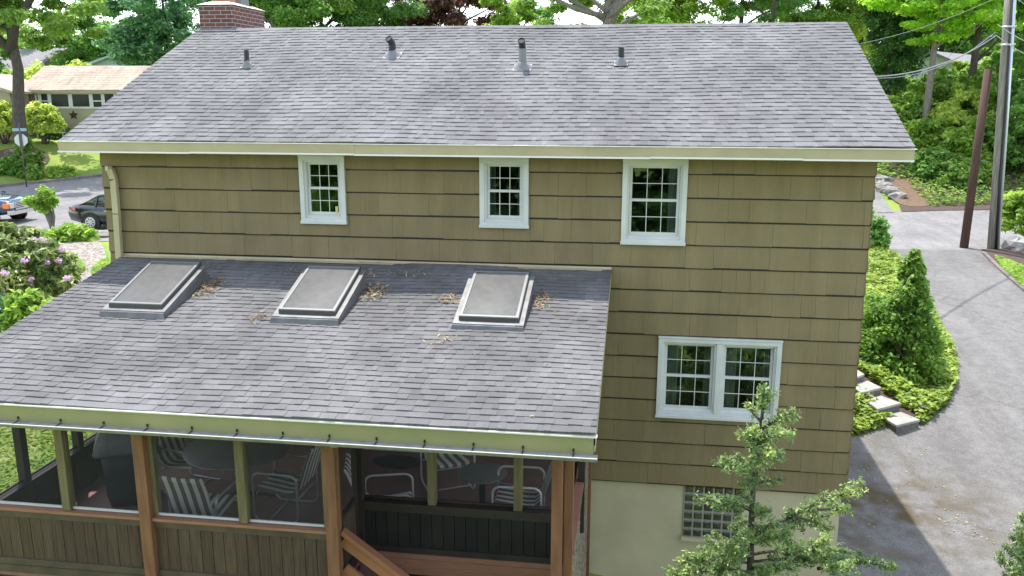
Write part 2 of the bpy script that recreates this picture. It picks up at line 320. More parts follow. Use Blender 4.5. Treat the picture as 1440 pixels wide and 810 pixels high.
def screen_material():
    N = bpy.data.materials.new('insect_screen'); N.use_nodes = True; n = N.node_tree.nodes; L = N.node_tree.links
    t = n.new('ShaderNodeBsdfTransparent'); d = n.new('ShaderNodeBsdfDiffuse'); d.inputs[0].default_value = (.085, .088, .092, 1)
    ms = n.new('ShaderNodeMixShader'); ms.inputs[0].default_value = 0.27
    L.new(t.outputs[0], ms.inputs[1]); L.new(d.outputs[0], ms.inputs[2]); L.new(ms.outputs[0], n['Material Output'].inputs[0]); return N
M['screen'] = screen_material()
def skylight_material():
    N = mat('dusty_acrylic', (.175, .172, .165), 0.3, var=(.235, .231, .222), scale=12, detail=10, spec=0.5)
    n = N.node_tree.nodes; L = N.node_tree.links; b = n['Principled BSDF']
    t = n.new('ShaderNodeBsdfTranslucent'); t.inputs[0].default_value = (.75, .74, .70, 1)
    ms = n.new('ShaderNodeMixShader'); ms.inputs[0].default_value = 0.5
    L.new(b.outputs[0], ms.inputs[1]); L.new(t.outputs[0], ms.inputs[2]); L.new(ms.outputs[0], n['Material Output'].inputs[0]); return N
M['skylight'] = skylight_material()
def stripes(name, c1, c2, freq, axis=0):
    N = bpy.data.materials.new(name); N.use_nodes = True; n = N.node_tree.nodes; L = N.node_tree.links; b = n['Principled BSDF']; b.inputs['Roughness'].default_value = 0.8
    tc = n.new('ShaderNodeTexCoord'); sp = n.new('ShaderNodeSeparateXYZ'); L.new(tc.outputs['Object'], sp.inputs[0])
    a = n.new('ShaderNodeMath'); a.operation = 'MULTIPLY'; a.inputs[1].default_value = freq; L.new(sp.outputs[axis], a.inputs[0])
    fr = n.new('ShaderNodeMath'); fr.operation = 'FRACT'; L.new(a.outputs[0], fr.inputs[0])
    gt = n.new('ShaderNodeMath'); gt.operation = 'GREATER_THAN'; gt.inputs[1].default_value = 0.5; L.new(fr.outputs[0], gt.inputs[0])
    mx = n.new('ShaderNodeMix'); mx.data_type = 'RGBA'; mx.inputs[6].default_value = (*c1, 1); mx.inputs[7].default_value = (*c2, 1)
    L.new(gt.outputs[0], mx.inputs[0]); L.new(mx.outputs[2], b.inputs['Base Color']); return N
M['sling'] = stripes('striped_sling', (.17, .16, .13), (.80, .77, .66), 9.0, 1)
def brick_material():
    N = bpy.data.materials.new('brick'); N.use_nodes = True; n = N.node_tree.nodes; L = N.node_tree.links; b = n['Principled BSDF']; b.inputs['Roughness'].default_value = 0.9
    tc = n.new('ShaderNodeTexCoord'); sp = n.new('ShaderNodeSeparateXYZ'); L.new(tc.outputs['Object'], sp.inputs[0])
    ad = n.new('ShaderNodeMath'); L.new(sp.outputs[0], ad.inputs[0]); L.new(sp.outputs[1], ad.inputs[1])
    cb = n.new('ShaderNodeCombineXYZ'); L.new(ad.outputs[0], cb.inputs[0]); L.new(sp.outputs[2], cb.inputs[1])
    t = n.new('ShaderNodeTexBrick'); t.inputs['Scale'].default_value = 1; t.inputs['Brick Width'].default_value = .21; t.inputs['Row Height'].default_value = .068; t.inputs['Mortar Size'].default_value = .006
    t.inputs['Color1'].default_value = (.17, .06, .05, 1); t.inputs['Color2'].default_value = (.10, .045, .045, 1); t.inputs['Mortar'].default_value = (.36, .31, .29, 1); t.inputs['Bias'].default_value = -0.1
    L.new(cb.outputs[0], t.inputs['Vector']); L.new(t.outputs[0], b.inputs['Base Color'])
    bp = n.new('ShaderNodeBump'); bp.inputs['Strength'].default_value = 0.5; bp.inputs['Distance'].default_value = 0.01; bp.invert = True; L.new(t.outputs['Fac'], bp.inputs['Height']); L.new(bp.outputs[0], b.inputs['Normal'])
    return N
M['brick'] = brick_material()
# foliage
LM = {
 'oak': leafmat('oak_leaves', [(.036, .078, .013), (.07, .13, .022), (.11, .18, .033), (.17, .24, .052)]),
 'blue_green': leafmat('blue_green_leaves', [(.022, .06, .03), (.05, .12, .055), (.10, .19, .09), (.20, .28, .16)]),
 'dark': leafmat('dark_leaves', [(.012, .035, .010), (.025, .065, .015), (.05, .11, .022), (.075, .15, .03)], trans=.25),
 'mid': leafmat('mid_leaves', [(.028, .065, .014), (.055, .12, .022), (.09, .17, .032), (.13, .22, .05)]),
 'lime': leafmat('lime_leaves', [(.055, .105, .014), (.10, .165, .024), (.15, .225, .036), (.22, .29, .06)], trans=.5),
 'maple': leafmat('maple_leaves', [(.075, .15, .014), (.13, .23, .024), (.18, .30, .036), (.24, .36, .055)], trans=.6),
 'yellow': leafmat('yellow_green_leaves', [(.10, .14, .025), (.17, .22, .04), (.25, .30, .07), (.33, .36, .12)]),
 'copper': leafmat('copper_leaves', [(.035, .018, .016), (.06, .03, .025), (.10, .05, .035), (.16, .075, .045)], trans=.3),
 'pine': leafmat('pine_needles', [(.030, .07, .022), (.055, .12, .032), (.085, .16, .045), (.12, .20, .06)]),
 'hemlock': leafmat('hemlock_needles', [(.030, .060, .024), (.07, .115, .042), (.13, .18, .065), (.28, .33, .10)], trans=.25, patch=.5),
 'rhodo': leafmat('rhododendron_leaves', [(.028, .055, .014), (.075, .115, .03), (.17, .20, .065), (.34, .32, .19)], trans=.3, rough=.4),
 'flower': leafmat('pink_flowers', [(.42, .16, .34), (.55, .25, .45), (.62, .36, .52)], trans=.3),
 'cover': leafmat('ground_cover_leaves', [(.05, .085, .012), (.10, .15, .022), (.165, .215, .036), (.24, .29, .06)], trans=.35),
 'box': leafmat('evergreen_leaves', [(.028, .066, .009), (.065, .13, .016), (.105, .18, .026), (.17, .25, .04)], trans=.35),
 'grass': leafmat('grass_blades', [(.06, .11, .018), (.10, .17, .025), (.16, .22, .04), (.24, .24, .09)], trans=.3),
 'debris': leafmat('dry_needles', [(.10, .065, .03), (.17, .12, .055), (.24, .19, .10)], trans=.1),
 'straw': leafmat('fallen_leaves', [(.17, .15, .07), (.22, .19, .085), (.10, .075, .045)], trans=.1),
}

# ------------------------------------------------------------------ terrain
CTRL = np.array([
 (-20, 20, -.30), (-25, 27, -.25), (-32, 30, -.25), (-10, 22, -.25), (0, 25, -.2), (14, 20, -.12), (14, 29, -.1), (26, 25, .1), (5, 19, -.25), (-38, 22, -.5),
 (0, 13, -.2), (-6.5, 9, -.3), (4, 9.5, -.5), (-14, 13, -.35), (-18, 8, -.5),
 (-8, 0, -.42), (-14, 6, -.45), (-10, -6, -.55), (-6.5, -4, -.38), (-16, -2, -.6), (-3.5, -4.2, -.55), (-2, -5, -.8),
 (.6, -.5, -1.6), (3.8, 0, -1.85), (.5, -5, -1.9), (4, -6, -2.1), (8, -4, -2.1), (2.3, -2.5, -1.9), (-1, -1, -1.2),
 (5.5, 3, -1.60), (6.4, 5.3, -1.36), (4.4, 4.9, -1.25), (7.8, 8.2, -1.0), (9.0, 11, -.68), (11, 16, -.28), (7, -1, -1.9), (10, 6, -1.32), (13, 9, -.75), (14, 14, -.4), (16, 4, -1.0),
 (5.6, 9, -.72), (5, 12, -.4), (5.2, 7.2, -.85), (7, 14, -.35), (9, 18, -.2),
 (18, 33, .3), (23, 40, 3.0), (15.5, 38, 1.8), (30, 36, 2.4), (20, 46, 3.6), (5, 36, .3), (9, 33, .0), (35, 55, 4),
 (-34, 35, .18), (-30, 38, .4), (-40, 34, .15), (-36.3, 37.2, 1.5), (-37, 39.7, 2.1), (-40, 40.5, 2.3), (-32.5, 40, 1.1), (-34, 43, 2.0), (-42, 43, 2.4), (-30, 44, 1.9), (-40, 52, 2.6), (-30, 55, 2.6), (-48, 50, 2.6),
 (-20, 45, .4), (-10, 45, .5), (0, 60, 1.5), (-30, 80, 3.5), (30, 80, 5), (-70, 60, 3), (-70, 0, -1.5), (70, 0, 0), (70, 60, 5), (0, 110, 3), (-80, 110, 5), (80, 110, 7),
 (0, -40, -2.5), (-50, -50, -3), (50, -50, -3), (0, -110, -3), (110, -60, -2), (-110, -60, -4), (-110, 100, 5), (110, 100, 7)], float)
def _tps(c):
    n = len(c); d = np.hypot(c[:, None, 0] - c[None, :, 0], c[:, None, 1] - c[None, :, 1])
    K = d; P = np.c_[np.ones(n), c[:, :2]]
    A = np.zeros((n + 3, n + 3)); A[:n, :n] = K + np.eye(n) * 0.0; A[:n, n:] = P; A[n:, :n] = P.T
    return np.linalg.solve(A, np.r_[c[:, 2], 0, 0, 0])
_W = _tps(CTRL)
def G(x, y):
    x = np.clip(np.asarray(x, float), -110, 110); y = np.clip(np.asarray(y, float), -110, 115)
    acc = _W[-3] + _W[-2] * x + _W[-1] * y
    for (cx, cy, _), wt in zip(CTRL, _W):      # slightly rounded cone basis
        acc = acc + wt * np.sqrt((x - cx) ** 2 + (y - cy) ** 2 + 0.15)
    return acc
def gpt(x, y, off=0.0): return (x, y, float(G(x, y)) + off)
def on_ground(px, py):
    d = ray(px, py); a = 3.0; prev = a
    while a < 300:
        q = CAM + d * a
        if q[2] < G(q[0], q[1]):
            lo, hi = prev, a
            for _ in range(25):
                mid = (lo + hi) / 2; q = CAM + d * mid
                if q[2] < G(q[0], q[1]): hi = mid
                else: lo = mid
            return CAM + d * hi
        prev = a; a += 0.4
    return CAM + d * 300
xs = np.unique(np.r_[np.linspace(-900, -120, 14), np.arange(-120, -48, 3), np.arange(-48, 36, .5), np.arange(36, 120, 3), np.linspace(120, 900, 14)])
ys = np.unique(np.r_[np.linspace(-900, -60, 12), np.arange(-60, -12, 3), np.arange(-12, 60, .5), np.arange(60, 140, 3), np.linspace(140, 900, 14)])
X, Y = np.meshgrid(xs, ys, indexing='ij'); Z = G(X, Y)
vs = np.stack([X, Y, Z], -1).reshape(-1, 3); ny = len(ys)
fs = [(i * ny + j, (i + 1) * ny + j, (i + 1) * ny + j + 1, i * ny + j + 1) for i in range(len(xs) - 1) for j in range(ny - 1)]
me = bpy.data.meshes.new('ground'); me.from_pydata(vs.tolist(), [], fs); me.polygons.foreach_set('use_smooth', [True] * len(fs))
tag(link('ground', me, M['grass']), kind='structure')
def clip_poly(poly, xa, xb, ya, yb):
    for ax, lim, sg in ((0, xa, 1), (0, xb, -1), (1, ya, 1), (1, yb, -1)):
        out = []
        for i in range(len(poly)):
            p, q = poly[i], poly[(i + 1) % len(poly)]; ip, iq = (p[ax] - lim) * sg >= 0, (q[ax] - lim) * sg >= 0
            if ip: out.append(p)
            if ip != iq:
                t = (lim - p[ax]) / (q[ax] - p[ax]); out.append((p[0] + t * (q[0] - p[0]), p[1] + t * (q[1] - p[1])))
        poly = out
        if not poly: break
    return poly
def sheet(name, poly, mt, off, cell=.5, **kw):
    poly = [(p[0], p[1]) for p in poly]; b = MB()
    x0, x1 = min(p[0] for p in poly), max(p[0] for p in poly); y0, y1 = min(p[1] for p in poly), max(p[1] for p in poly)
    idx = {}
    xi = math.floor(x0 / cell)
    while xi * cell < x1:
        yi = math.floor(y0 / cell)
        while yi * cell < y1:
            c = clip_poly(poly, xi * cell, (xi + 1) * cell, yi * cell, (yi + 1) * cell)
            if len(c) >= 3:
                f = []
                for q in c:
                    k = (round(q[0], 4), round(q[1], 4))
                    if k not in idx:
                        idx[k] = len(b.v); b.v.append((q[0], q[1], float(G(*q)) + off))
                    if not f or (f[-1] != idx[k] and f[0] != idx[k]): f.append(idx[k])
                ar = sum(b.v[f[i]][0] * b.v[f[(i + 1) % len(f)]][1] - b.v[f[(i + 1) % len(f)]][0] * b.v[f[i]][1] for i in range(len(f))) if len(f) > 2 else 0
                if len(f) > 2 and abs(ar) > 1e-6: b.f.append(tuple(f if ar > 0 else f[::-1])); b.m.append(0); b.sm.append(True)
            yi += 1
        xi += 1
    return tag(b.build(name, mt, fix=False), **kw)
def smooth_poly(pts, n=2):
    for _ in range(n):
        out = []
        for i in range(len(pts)):
            p, q = np.array(pts[i][:2], float), np.array(pts[(i + 1) % len(pts)][:2], float); out += [tuple(.75 * p + .25 * q), tuple(.25 * p + .75 * q)]
        pts = out
    return pts
def strip(b, line, wd, h0, h1, mi=0):
    for (p, q) in zip(line[:-1], line[1:]):
        p, q = np.array(p[:2]), np.array(q[:2]); d = (q - p) / np.linalg.norm(q - p); s = np.array([-d[1], d[0]]) * wd / 2
        c = [p - s, q - s, q + s, p + s]
        b.hexa([(*k, float(G(*k)) + h0) for k in c] + [(*k, float(G(*k)) + h1) for k in c], mi)
def resample(line, step):
    line = [np.array(p[:2], float) for p in line]; out = [line[0]]
    for p, q in zip(line[:-1], line[1:]):
        n = max(1, int(np.linalg.norm(q - p) / step))
        out += [p + (q - p) * (i + 1) / n for i in range(n)]
    return out
# street in front of the house; it bends away on the left
street_near = [(60, 21.5), (30, 20.5), (13, 20.2), (0, 20.0), (-8, 19.6), (-16, 19.0), (-24, 18.2), (-36, 16.5), (-60, 12)]
cl = [on_ground(p, q) for p, q in ((0, 263), (40, 259), (90, 254), (143, 248))]
street_far = [(-75, 24), (-50, 30.0)] + [tuple(c[:2]) for c in cl] + [(-24, 46), (-20, 60), (-14, 62), (-13, 44), (-9, 36), (-2, 31.5), (5, 30.5), (13, 30.2), (30, 30.5), (60, 32)]
sheet('street', street_near + street_far, M['street'], .02, 1.0, kind='structure')
# driveway
dl = [on_ground(p, q)[:2] for p, q in ((1345, 545), (1346, 510), (1325, 465), (1308, 430), (1285, 395), (1262, 366), (1240, 348))]
dr = [on_ground(p, q)[:2] for p, q in ((1388, 356), (1400, 372), (1420, 392), (1440, 412), (1480, 450))]
drive = [(3.86, -9), (3.86, 4.6), (4.6, 4.75)] + [on_ground(p, q)[:2] for p, q in ((1215, 613), (1250, 600), (1300, 600), (1330, 575))] + dl + [(8.2, 20.4)] + [(13.2, 20.5)] + dr + [(12.5, 4), (12, -2), (11, -9)]
drive = [tuple(map(float, p)) for p in drive]
sheet('driveway', drive, M['asphalt'], .032, .5, kind='structure')
# street's opposite side lane (paved mouth) on the right
lane = [on_ground(p, q)[:2] for p, q in ((1228, 300), (1258, 300), (1245, 283), (1232, 262), (1224, 262))]
sheet('side_lane', [tuple(p) for p in lane], M['street'], .04, .5, kind='structure')
kb = MB(); strip(kb, resample([(-50, 30.0)] + [tuple(c[:2]) for c in cl] + [(-24, 46)], .9), .22, -.1, .14)
tag(kb.build('kerb', M['kerb']), kind='structure')

# ------------------------------------------------------------------ leaf clouds
def leaf_mesh(name, P, N_, size, aspect=1.7, r=rng, fold=0.25):
    """P centres, N_ rough normals, size per leaf: one folded diamond (two triangles) per leaf"""
    n = len(P); size = np.broadcast_to(np.asarray(size, float), (n,))
    Nn = N_ / (np.linalg.norm(N_, axis=1, keepdims=True) + 1e-9)
    t = r.normal(size=(n, 3)); t -= (t * Nn).sum(1, keepdims=True) * Nn; t /= np.linalg.norm(t, axis=1, keepdims=True) + 1e-9
    b = np.cross(Nn, t); L_ = size[:, None] * aspect / 2; W_ = size[:, None] / 2
    v = np.empty((n, 4, 3)); v[:, 0] = P - t * L_; v[:, 1] = P + b * W_ + Nn * W_ * fold; v[:, 2] = P + t * L_; v[:, 3] = P - b * W_ + Nn * W_ * fold
    me = bpy.data.meshes.new(name); me.vertices.add(n * 4); me.vertices.foreach_set('co', v.ravel())
    me.loops.add(n * 6); me.polygons.add(n * 2)
    base = (np.arange(n) * 4)[:, None]
    me.loops.foreach_set('vertex_index', (base + np.array([0, 1, 2, 0, 2, 3])).ravel().astype(np.int32))
    me.polygons.foreach_set('loop_start', (np.arange(n * 2) * 3).astype(np.int32))
    me.update(calc_edges=True); me.validate(); return me
def rdir(n, r=rng):
    d = r.normal(size=(n, 3)); return d / np.linalg.norm(d, axis=1, keepdims=True)
def clumps(cent, rad, per, flat=.6, up=.8, r=rng, shell=.45):
    """leaves around clump centres, denser towards the outside"""
    k = len(cent); rad = np.broadcast_to(np.asarray(rad, float), (k,))
    c = np.repeat(cent, per, 0); rr = np.repeat(rad, per)
    d = rdir(len(c), r); q = (shell + (1 - shell) * r.random(len(c)) ** .7) * (0.55 + .6 * r.random(len(c)))
    off = d * (rr * q)[:, None]; off[:, 2] *= flat
    nrm = d * .6 + r.normal(size=d.shape) * .5; nrm[:, 2] += up
    return c + off, nrm
def bez(p0, p1, bend, n=6, r=random):
    p0, p1 = Vector(p0), Vector(p1); L_ = (p1 - p0).length
    o = Vector((r.uniform(-1, 1), r.uniform(-1, 1), r.uniform(.1, .8))) * bend * L_
    return [p0.lerp(p1, i / n) + o * (4 * (i / n) * (1 - i / n)) * .5 for i in range(n + 1)]
def tree(name, label, loc, H, crown, leaf, lm, bark='bark', tr=.25, seed=1, ncl=70, per=220, flat=.6, lean=(0, 0), low=.3, crad=1.0, limbs=9, cshape=1.0, group=None, cat='tree', clear=None, fork=None):
    """crown: (rx, ry) radii; low: fraction of H where the crown starts"""
    r = np.random.default_rng(seed); rr = random.Random(seed)
    root = empty(name, loc, label, cat, group)
    z0 = H * low; cz = (H + z0) / 2; hz = (H - z0) / 2
    d = rdir(ncl, r); q = r.random(ncl) ** (1 / 2.4)
    cent = np.c_[d[:, 0] * crown[0] * q, d[:, 1] * crown[1] * q, cz + d[:, 2] * hz * q]
    if cshape != 1.0:    # taper towards the top
        tt = np.clip((cent[:, 2] - z0) / (H - z0), 0, 1); s = (1 - tt) ** cshape + .08; cent[:, 0] *= s * 1.25; cent[:, 1] *= s * 1.25
    cent[:, 0] += lean[0] * cent[:, 2] / H; cent[:, 1] += lean[1] * cent[:, 2] / H
    rad = crad * (.6 + .8 * r.random(ncl))
    if clear: 
        keep = [clear(c) for c in cent]; cent = cent[keep]; rad = rad[keep]
    P, N_ = clumps(cent, rad, int(per * 1.5), flat, r=r)
    me = leaf_mesh('crown', P, N_, leaf * .82 * (.5 + 1.0 * r.random(len(P))), r=r)
    link('crown', me, LM[lm], root)
    b = MB(); top = Vector((lean[0] * .9, lean[1] * .9, H * .9))
    pts = [Vector((0, 0, -.3)), Vector((0, 0, 0))] + [Vector((lean[0] * t + rr.uniform(-1, 1) * tr * .5, lean[1] * t + rr.uniform(-1, 1) * tr * .5, H * .9 * t)) for t in (.2, .4, .6, .8, 1)]
    rads = [tr * 1.5, tr * 1.25, tr * .95, tr * .8, tr * .55, tr * .3, tr * .1]
    b.tube(pts, rads, 10)
    order = np.argsort(r.random(len(cent)))[:limbs]
    for i in order:
        c = cent[i]; zz = max(H * low * .75, min(c[2] - rr.uniform(.1, .3) * H * .5, H * .7)); t = zz / (H * .9)
        p0 = Vector((lean[0] * t, lean[1] * t, zz)); b.tube(bez(p0, c, .25, 6, rr), [tr * .42 * (1 - t * .5) * (1 - k / 7) + .015 for k in range(7)], 6)
    for fpts, frad in (fork or []): b.tube(fpts, frad, 10)
    b.build('trunk', M[bark], root, fix=False)
    return root
def shrub(name, label, loc, rx, ry, h, leaf, lm, seed=1, ncl=40, per=90, crad=.3, flat=.8, cone=0, group=None, cat='shrub', z0=0.0, stems=7, aspect=1.8, up=.7, extra=None):
    r = np.random.default_rng(seed); rr = random.Random(seed)
    root = empty(name, loc, label, cat, group)
    d = rdir(ncl, r); d[:, 2] = np.abs(d[:, 2]); q = .55 + .45 * r.random(ncl)
    cent = np.c_[d[:, 0] * rx * q, d[:, 1] * ry * q, z0 + d[:, 2] * (h - z0) * q]
    if cone:
        t = r.random(ncl) ** 1.25; a = r.random(ncl) * 2 * math.pi; s = (1 - t) ** cone * (.75 + .35 * r.random(ncl)) + .04
        cent = np.c_[np.cos(a) * rx * s, np.sin(a) * ry * s, z0 + t * (h - z0)]
    rad = crad * (.6 + .8 * r.random(ncl))
    if cone: rad *= (1 - .65 * t)
    P, N_ = clumps(cent, rad, per, flat, up=up, r=r)
    link('foliage', leaf_mesh('foliage', P, N_, leaf * (.6 + .8 * r.random(len(P))), aspect, r=r), LM[lm], root)
    b = MB()
    for i in range(stems):
        c = cent[r.integers(len(cent))]; b.tube(bez((c[0] * .15, c[1] * .15, -.1), c, .2, 5, rr), [.03 * max(h, .5) ** .5 * (1 - k / 6.5) + .004 for k in range(6)], 6)
    b.build('stem', M['bark'], root, fix=False)
    if extra: extra(root, cent, rad, r)
    return root

# ------------------------------------------------------------------ main house
XL, XR, DEP = -6.53, 3.80, 7.27
house = empty('house', (0, 0, 0), 'large olive tan shake sided house with grey shingle roof', 'house')
E_ = .305
WIN = [(-3.63, -2.99, 3.53, 4.44), (-1.151, -.500, 3.53, 4.445), (.716, 1.537, 3.352, 4.45), (1.253, 2.846, .99, 2.10)]
HOLES = [(a + .03, b - .03, c + .03, d - .03) for a, b, c, d in WIN]
b2 = MB()
def siding(b, x0, x1, fr, zmax, holes, seed, z0=0.0):
    """fr(x, out, z) -> point; shakes with butt joints, dark strips painting shade under them, uneven butts"""
    rr = random.Random(seed); k = 0
    while z0 + k * E_ < zmax - .02:
        za = z0 + k * E_; zb = min(za + E_ + .03, zmax)
        x = x0 - rr.uniform(0, .3)
        while x < x1:
            wd = rr.choice((.18, .26, .36, .41, .5, .6, .7)); xa, xb = max(x, x0), min(x + wd - .0025, x1); x += wd
            if xb - xa < .02: continue
            dz = rr.uniform(-.006, .006); th = .037 + rr.uniform(-.003, .003)
            segs = [(xa, xb, za + dz, zb)]
            for (ha, hb, hc, hd) in holes:
                out = []
                for (a, c, p, q) in segs:
                    if c <= ha or a >= hb or q <= hc or p >= hd: out.append((a, c, p, q)); continue
                    if a < ha: out.append((a, ha, p, q))
                    if c > hb: out.append((hb, c, p, q))
                    m0, m1 = max(a, ha), min(c, hb)
                    if p < hc: out.append((m0, m1, p, hc))
                    if q > hd: out.append((m0, m1, hd, q))
                segs = out
            for (a, c, p, q) in segs:
                if c - a < .006 or q - p < .006: continue
                f = lambda z: .034 * 0 + .012 + (th - .012) * (1 - (z - za) / (E_ + .03))
                o0, o1 = f(p), f(q)
                b.hexa([fr(a, 0.004, p), fr(c, 0.004, p), fr(c, o0, p), fr(a, o0, p), fr(a, .004, q), fr(c, .004, q), fr(c, o1, q), fr(a, o1, q)])
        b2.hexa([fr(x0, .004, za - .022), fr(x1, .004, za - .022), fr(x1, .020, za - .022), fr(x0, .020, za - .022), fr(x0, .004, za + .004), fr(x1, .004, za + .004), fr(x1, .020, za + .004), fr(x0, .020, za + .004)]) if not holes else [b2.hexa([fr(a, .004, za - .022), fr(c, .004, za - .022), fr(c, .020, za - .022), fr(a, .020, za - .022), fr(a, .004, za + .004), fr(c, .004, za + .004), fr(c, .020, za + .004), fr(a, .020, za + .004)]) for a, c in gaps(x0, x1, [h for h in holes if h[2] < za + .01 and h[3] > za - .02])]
        k += 1
def gaps(x0, x1, hs):
    out = []; x = x0
    for h in sorted(hs): out.append((x, h[0])); x = h[1]
    return out + [(x, x1)]
EZ, EY, RY, RZ = 4.634, -.459, 3.632, 6.342      # eave and ridge
SL = (RZ - EZ) / (RY - EY)
b = MB(); siding(b, XL, XR, lambda x, o, z: (x, -o, z), 4.47, HOLES, 3)
siding(b, 0, DEP, lambda x, o, z: (XL - o, x, z), 4.47, [], 4)
siding(b, 0, DEP, lambda x, o, z: (XR + o, x, z), 4.47, [], 5)
siding(b, XL, XR, lambda x, o, z: (x, DEP + o, z), 4.47, [], 6)
b.build('wall', M['siding'], house); b2.build('butt_shade_strip', M['dark_gap'], house)  # dark strips put the shade below each course into colour
# sheathing behind the shakes, with the window openings
b = MB()
def sheath(x0, x1, z0, z1, holes):
    xsn = sorted({x0, x1, *[h[0] for h in holes], *[h[1] for h in holes]}); zsn = sorted({z0, z1, *[h[2] for h in holes], *[h[3] for h in holes]})
    for a, c in zip(xsn[:-1], xsn[1:]):
        for p, q in zip(zsn[:-1], zsn[1:]):
            if any(h[0] - 1e-6 <= a and c <= h[1] + 1e-6 and h[2] - 1e-6 <= p and q <= h[3] + 1e-6 for h in holes): continue
            b.box((a, .0, p), (c, .12, q))
sheath(XL, XR, -.02, 4.5, HOLES)
b.box((XL, .12, 0), (XL + .12, DEP, 4.5)); b.box((XR - .12, .12, 0), (XR, DEP, 4.5)); b.box((XL, DEP - .12, 0), (XR, DEP, 4.5))
for x in (XL + .02, XR - .14):   # gable triangles
    b.prism([(0, 4.5), (RY, RZ - .12), (DEP, 4.5)], 'x', x, x + .12)
b.build('wall_sheathing', M['dark_gap'], house)
b = MB(); b.box((XL + .05, .03, -2.9), (XR - .03, .3, -.004)); b.box((XL + .05, .3, -2.9), (XL + .3, DEP - .03, -.004)); b.box((XR - .28, .3, -2.9), (XR - .03, DEP - .03, -.004)); b.box((XL + .05, DEP - .3, -2.9), (XR - .03, DEP - .03, -.004))
fo = b.build('foundation', M['foundation'], house)
# glass block window, set in front of the foundation face
gx0, gx1, gz0, gz1 = 1.69, 2.485, -.80, -.012
M['block'] = mat('glass_block', (.028, .027, .022), 0.12, var=(.07, .066, .055), scale=18, coat=.7, bump=.6, bscale=12)
M['mortar'] = mat('block_mortar', (.36, .345, .29), .9)
b = MB(); b.box((gx0, .012, gz0), (gx1, .03, gz1)); gw = b.build('glass_block_window', M['mortar'], house)
b = MB(); n = 6; cw = (gx1 - gx0) / n; ch = (gz1 - gz0) / n
for i in range(n):
    for j in range(n):
        x, z = gx0 + i * cw, gz0 + j * ch; g = .011
        b.hexa([(x + g, .014, z + g), (x + cw - g, .014, z + g), (x + cw - g, .014, z + ch - g), (x + g, .014, z + ch - g)][:4] + [(x + 2.4 * g, -.004, z + 2.4 * g), (x + cw - 2.4 * g, -.004, z + 2.4 * g), (x + cw - 2.4 * g, -.004, z + ch - 2.4 * g), (x + 2.4 * g, -.004, z + ch - 2.4 * g)])
b.build('pane', M['block'], gw)
b = MB(); b.box((gx0 - .02, -.03, gz0 - .05), (gx1 + .02, .03, gz0 - .002)); b.build('sill', M['foundation'], gw)

def grid_frame(b, x0, x1, z0, z1, y0, y1, t):
    b.box((x0, y0, z0), (x1, y1, z0 + t)); b.box((x0, y0, z1 - t), (x1, y1, z1))
    b.box((x0, y0, z0 + t), (x0 + t, y1, z1 - t)); b.box((x1 - t, y0, z0 + t), (x1, y1, z1 - t))
def window(x0, x1, z0, z1, units=1, curtain=None, seed=0):
    b = MB(); t = .062
    grid_frame(b, x0, x1, z0, z1, -.062, .02, t)                               # casing
    b.box((x0 - .008, -.078, z0 - .012), (x1 + .008, -.03, z0 + .028))          # projecting sill lip
    b.box((x0 - .006, -.074, z1 - .004), (x1 + .006, -.02, z1 + .016))          # head cap
    f = b.build('window', M['white'], house, bevel=.004)
    sp = .07 if units > 1 else 0
    if units > 1:
        b = MB(); mx = (x0 + x1) / 2; b.box((mx - sp / 2, -.055, z0 + t), (mx + sp / 2, .02, z1 - t)); b.build('mullion', M['white'], f, bevel=.003)
    ws = [(x0 + t, (x0 + x1) / 2 - sp / 2), ((x0 + x1) / 2 + sp / 2, x1 - t)] if units > 1 else [(x0 + t, x1 - t)]
    for (a, c) in ws:
        za, zb = z0 + t, z1 - t; b = MB(); grid_frame(b, a, c, za, zb, -.03, .06, .028); b.build('frame', M['white'], f)
        b = MB(); b.hexa([(a + .028, -.028, za + .028), (c - .028, -.028, za + .028), (c - .028, .03, za + .028), (a + .028, .03, za + .028), (a + .028, .0, za + .045), (c - .028, .0, za + .045), (c - .028, .03, za + .055), (a + .028, .03, za + .055)]); b.build('sill', M['white'], f)
        a2, c2, zm = a + .03, c - .03, (za + zb) / 2 + .0
        for (p, q, yy) in ((zm - .004, zb - .03, .034), (za + .05, zm + .03, .012)):
            s = MB(); grid_frame(s, a2, c2, p, q, yy, yy + .022, .034); s.build('sash', M['white'], f, bevel=.002)
            g = MB(); g.box((a2 + .034, yy + .010, p + .034), (c2 - .034, yy + .014, q - .034)); g.build('pane', M['glass'], f)
            h = MB(); gw_ = (c2 - a2 - .068) / 3
            for i in (1, 2): h.box((a2 + .034 + gw_ * i - .0045, yy + .0055, p + .034), (a2 + .034 + gw_ * i + .0045, yy + .0095, q - .034))
            zc = (p + q) / 2; h.box((a2 + .034, yy + .0045, zc - .0045), (c2 - .034, yy + .0105, zc + .0045)); h.build('grille', M['white'], f)
        if curtain:
            for (u, v) in curtain:
                cb = MB(); n = 24; xa, xb = a + (c - a) * u, a + (c - a) * v
                pts = [(xa + (xb - xa) * i / n, .14 + .018 * math.sin(i * 1.9 + seed)) for i in range(n + 1)]
                for (p, q) in zip(pts[:-1], pts[1:]): cb.add([(p[0], p[1], za), (q[0], q[1], za), (q[0], q[1], zb), (p[0], p[1], zb)], [(0, 1, 2, 3)], 0, True)
                cb.build('curtain', M['curtain'], f, fix=False)
    b = MB(); b.add([(x0, .13, z0), (x1, .13, z0), (x1, 1.6, z0 - .4), (x0, 1.6, z0 - .4), (x0, .13, z1), (x1, .13, z1), (x1, 1.6, z1), (x0, 1.6, z1)], [(0, 1, 2, 3), (4, 5, 6, 7), (1, 2, 6, 5), (2, 3, 7, 6), (3, 0, 4, 7)]); b.build('dark_room', M['room'], f, fix=False)
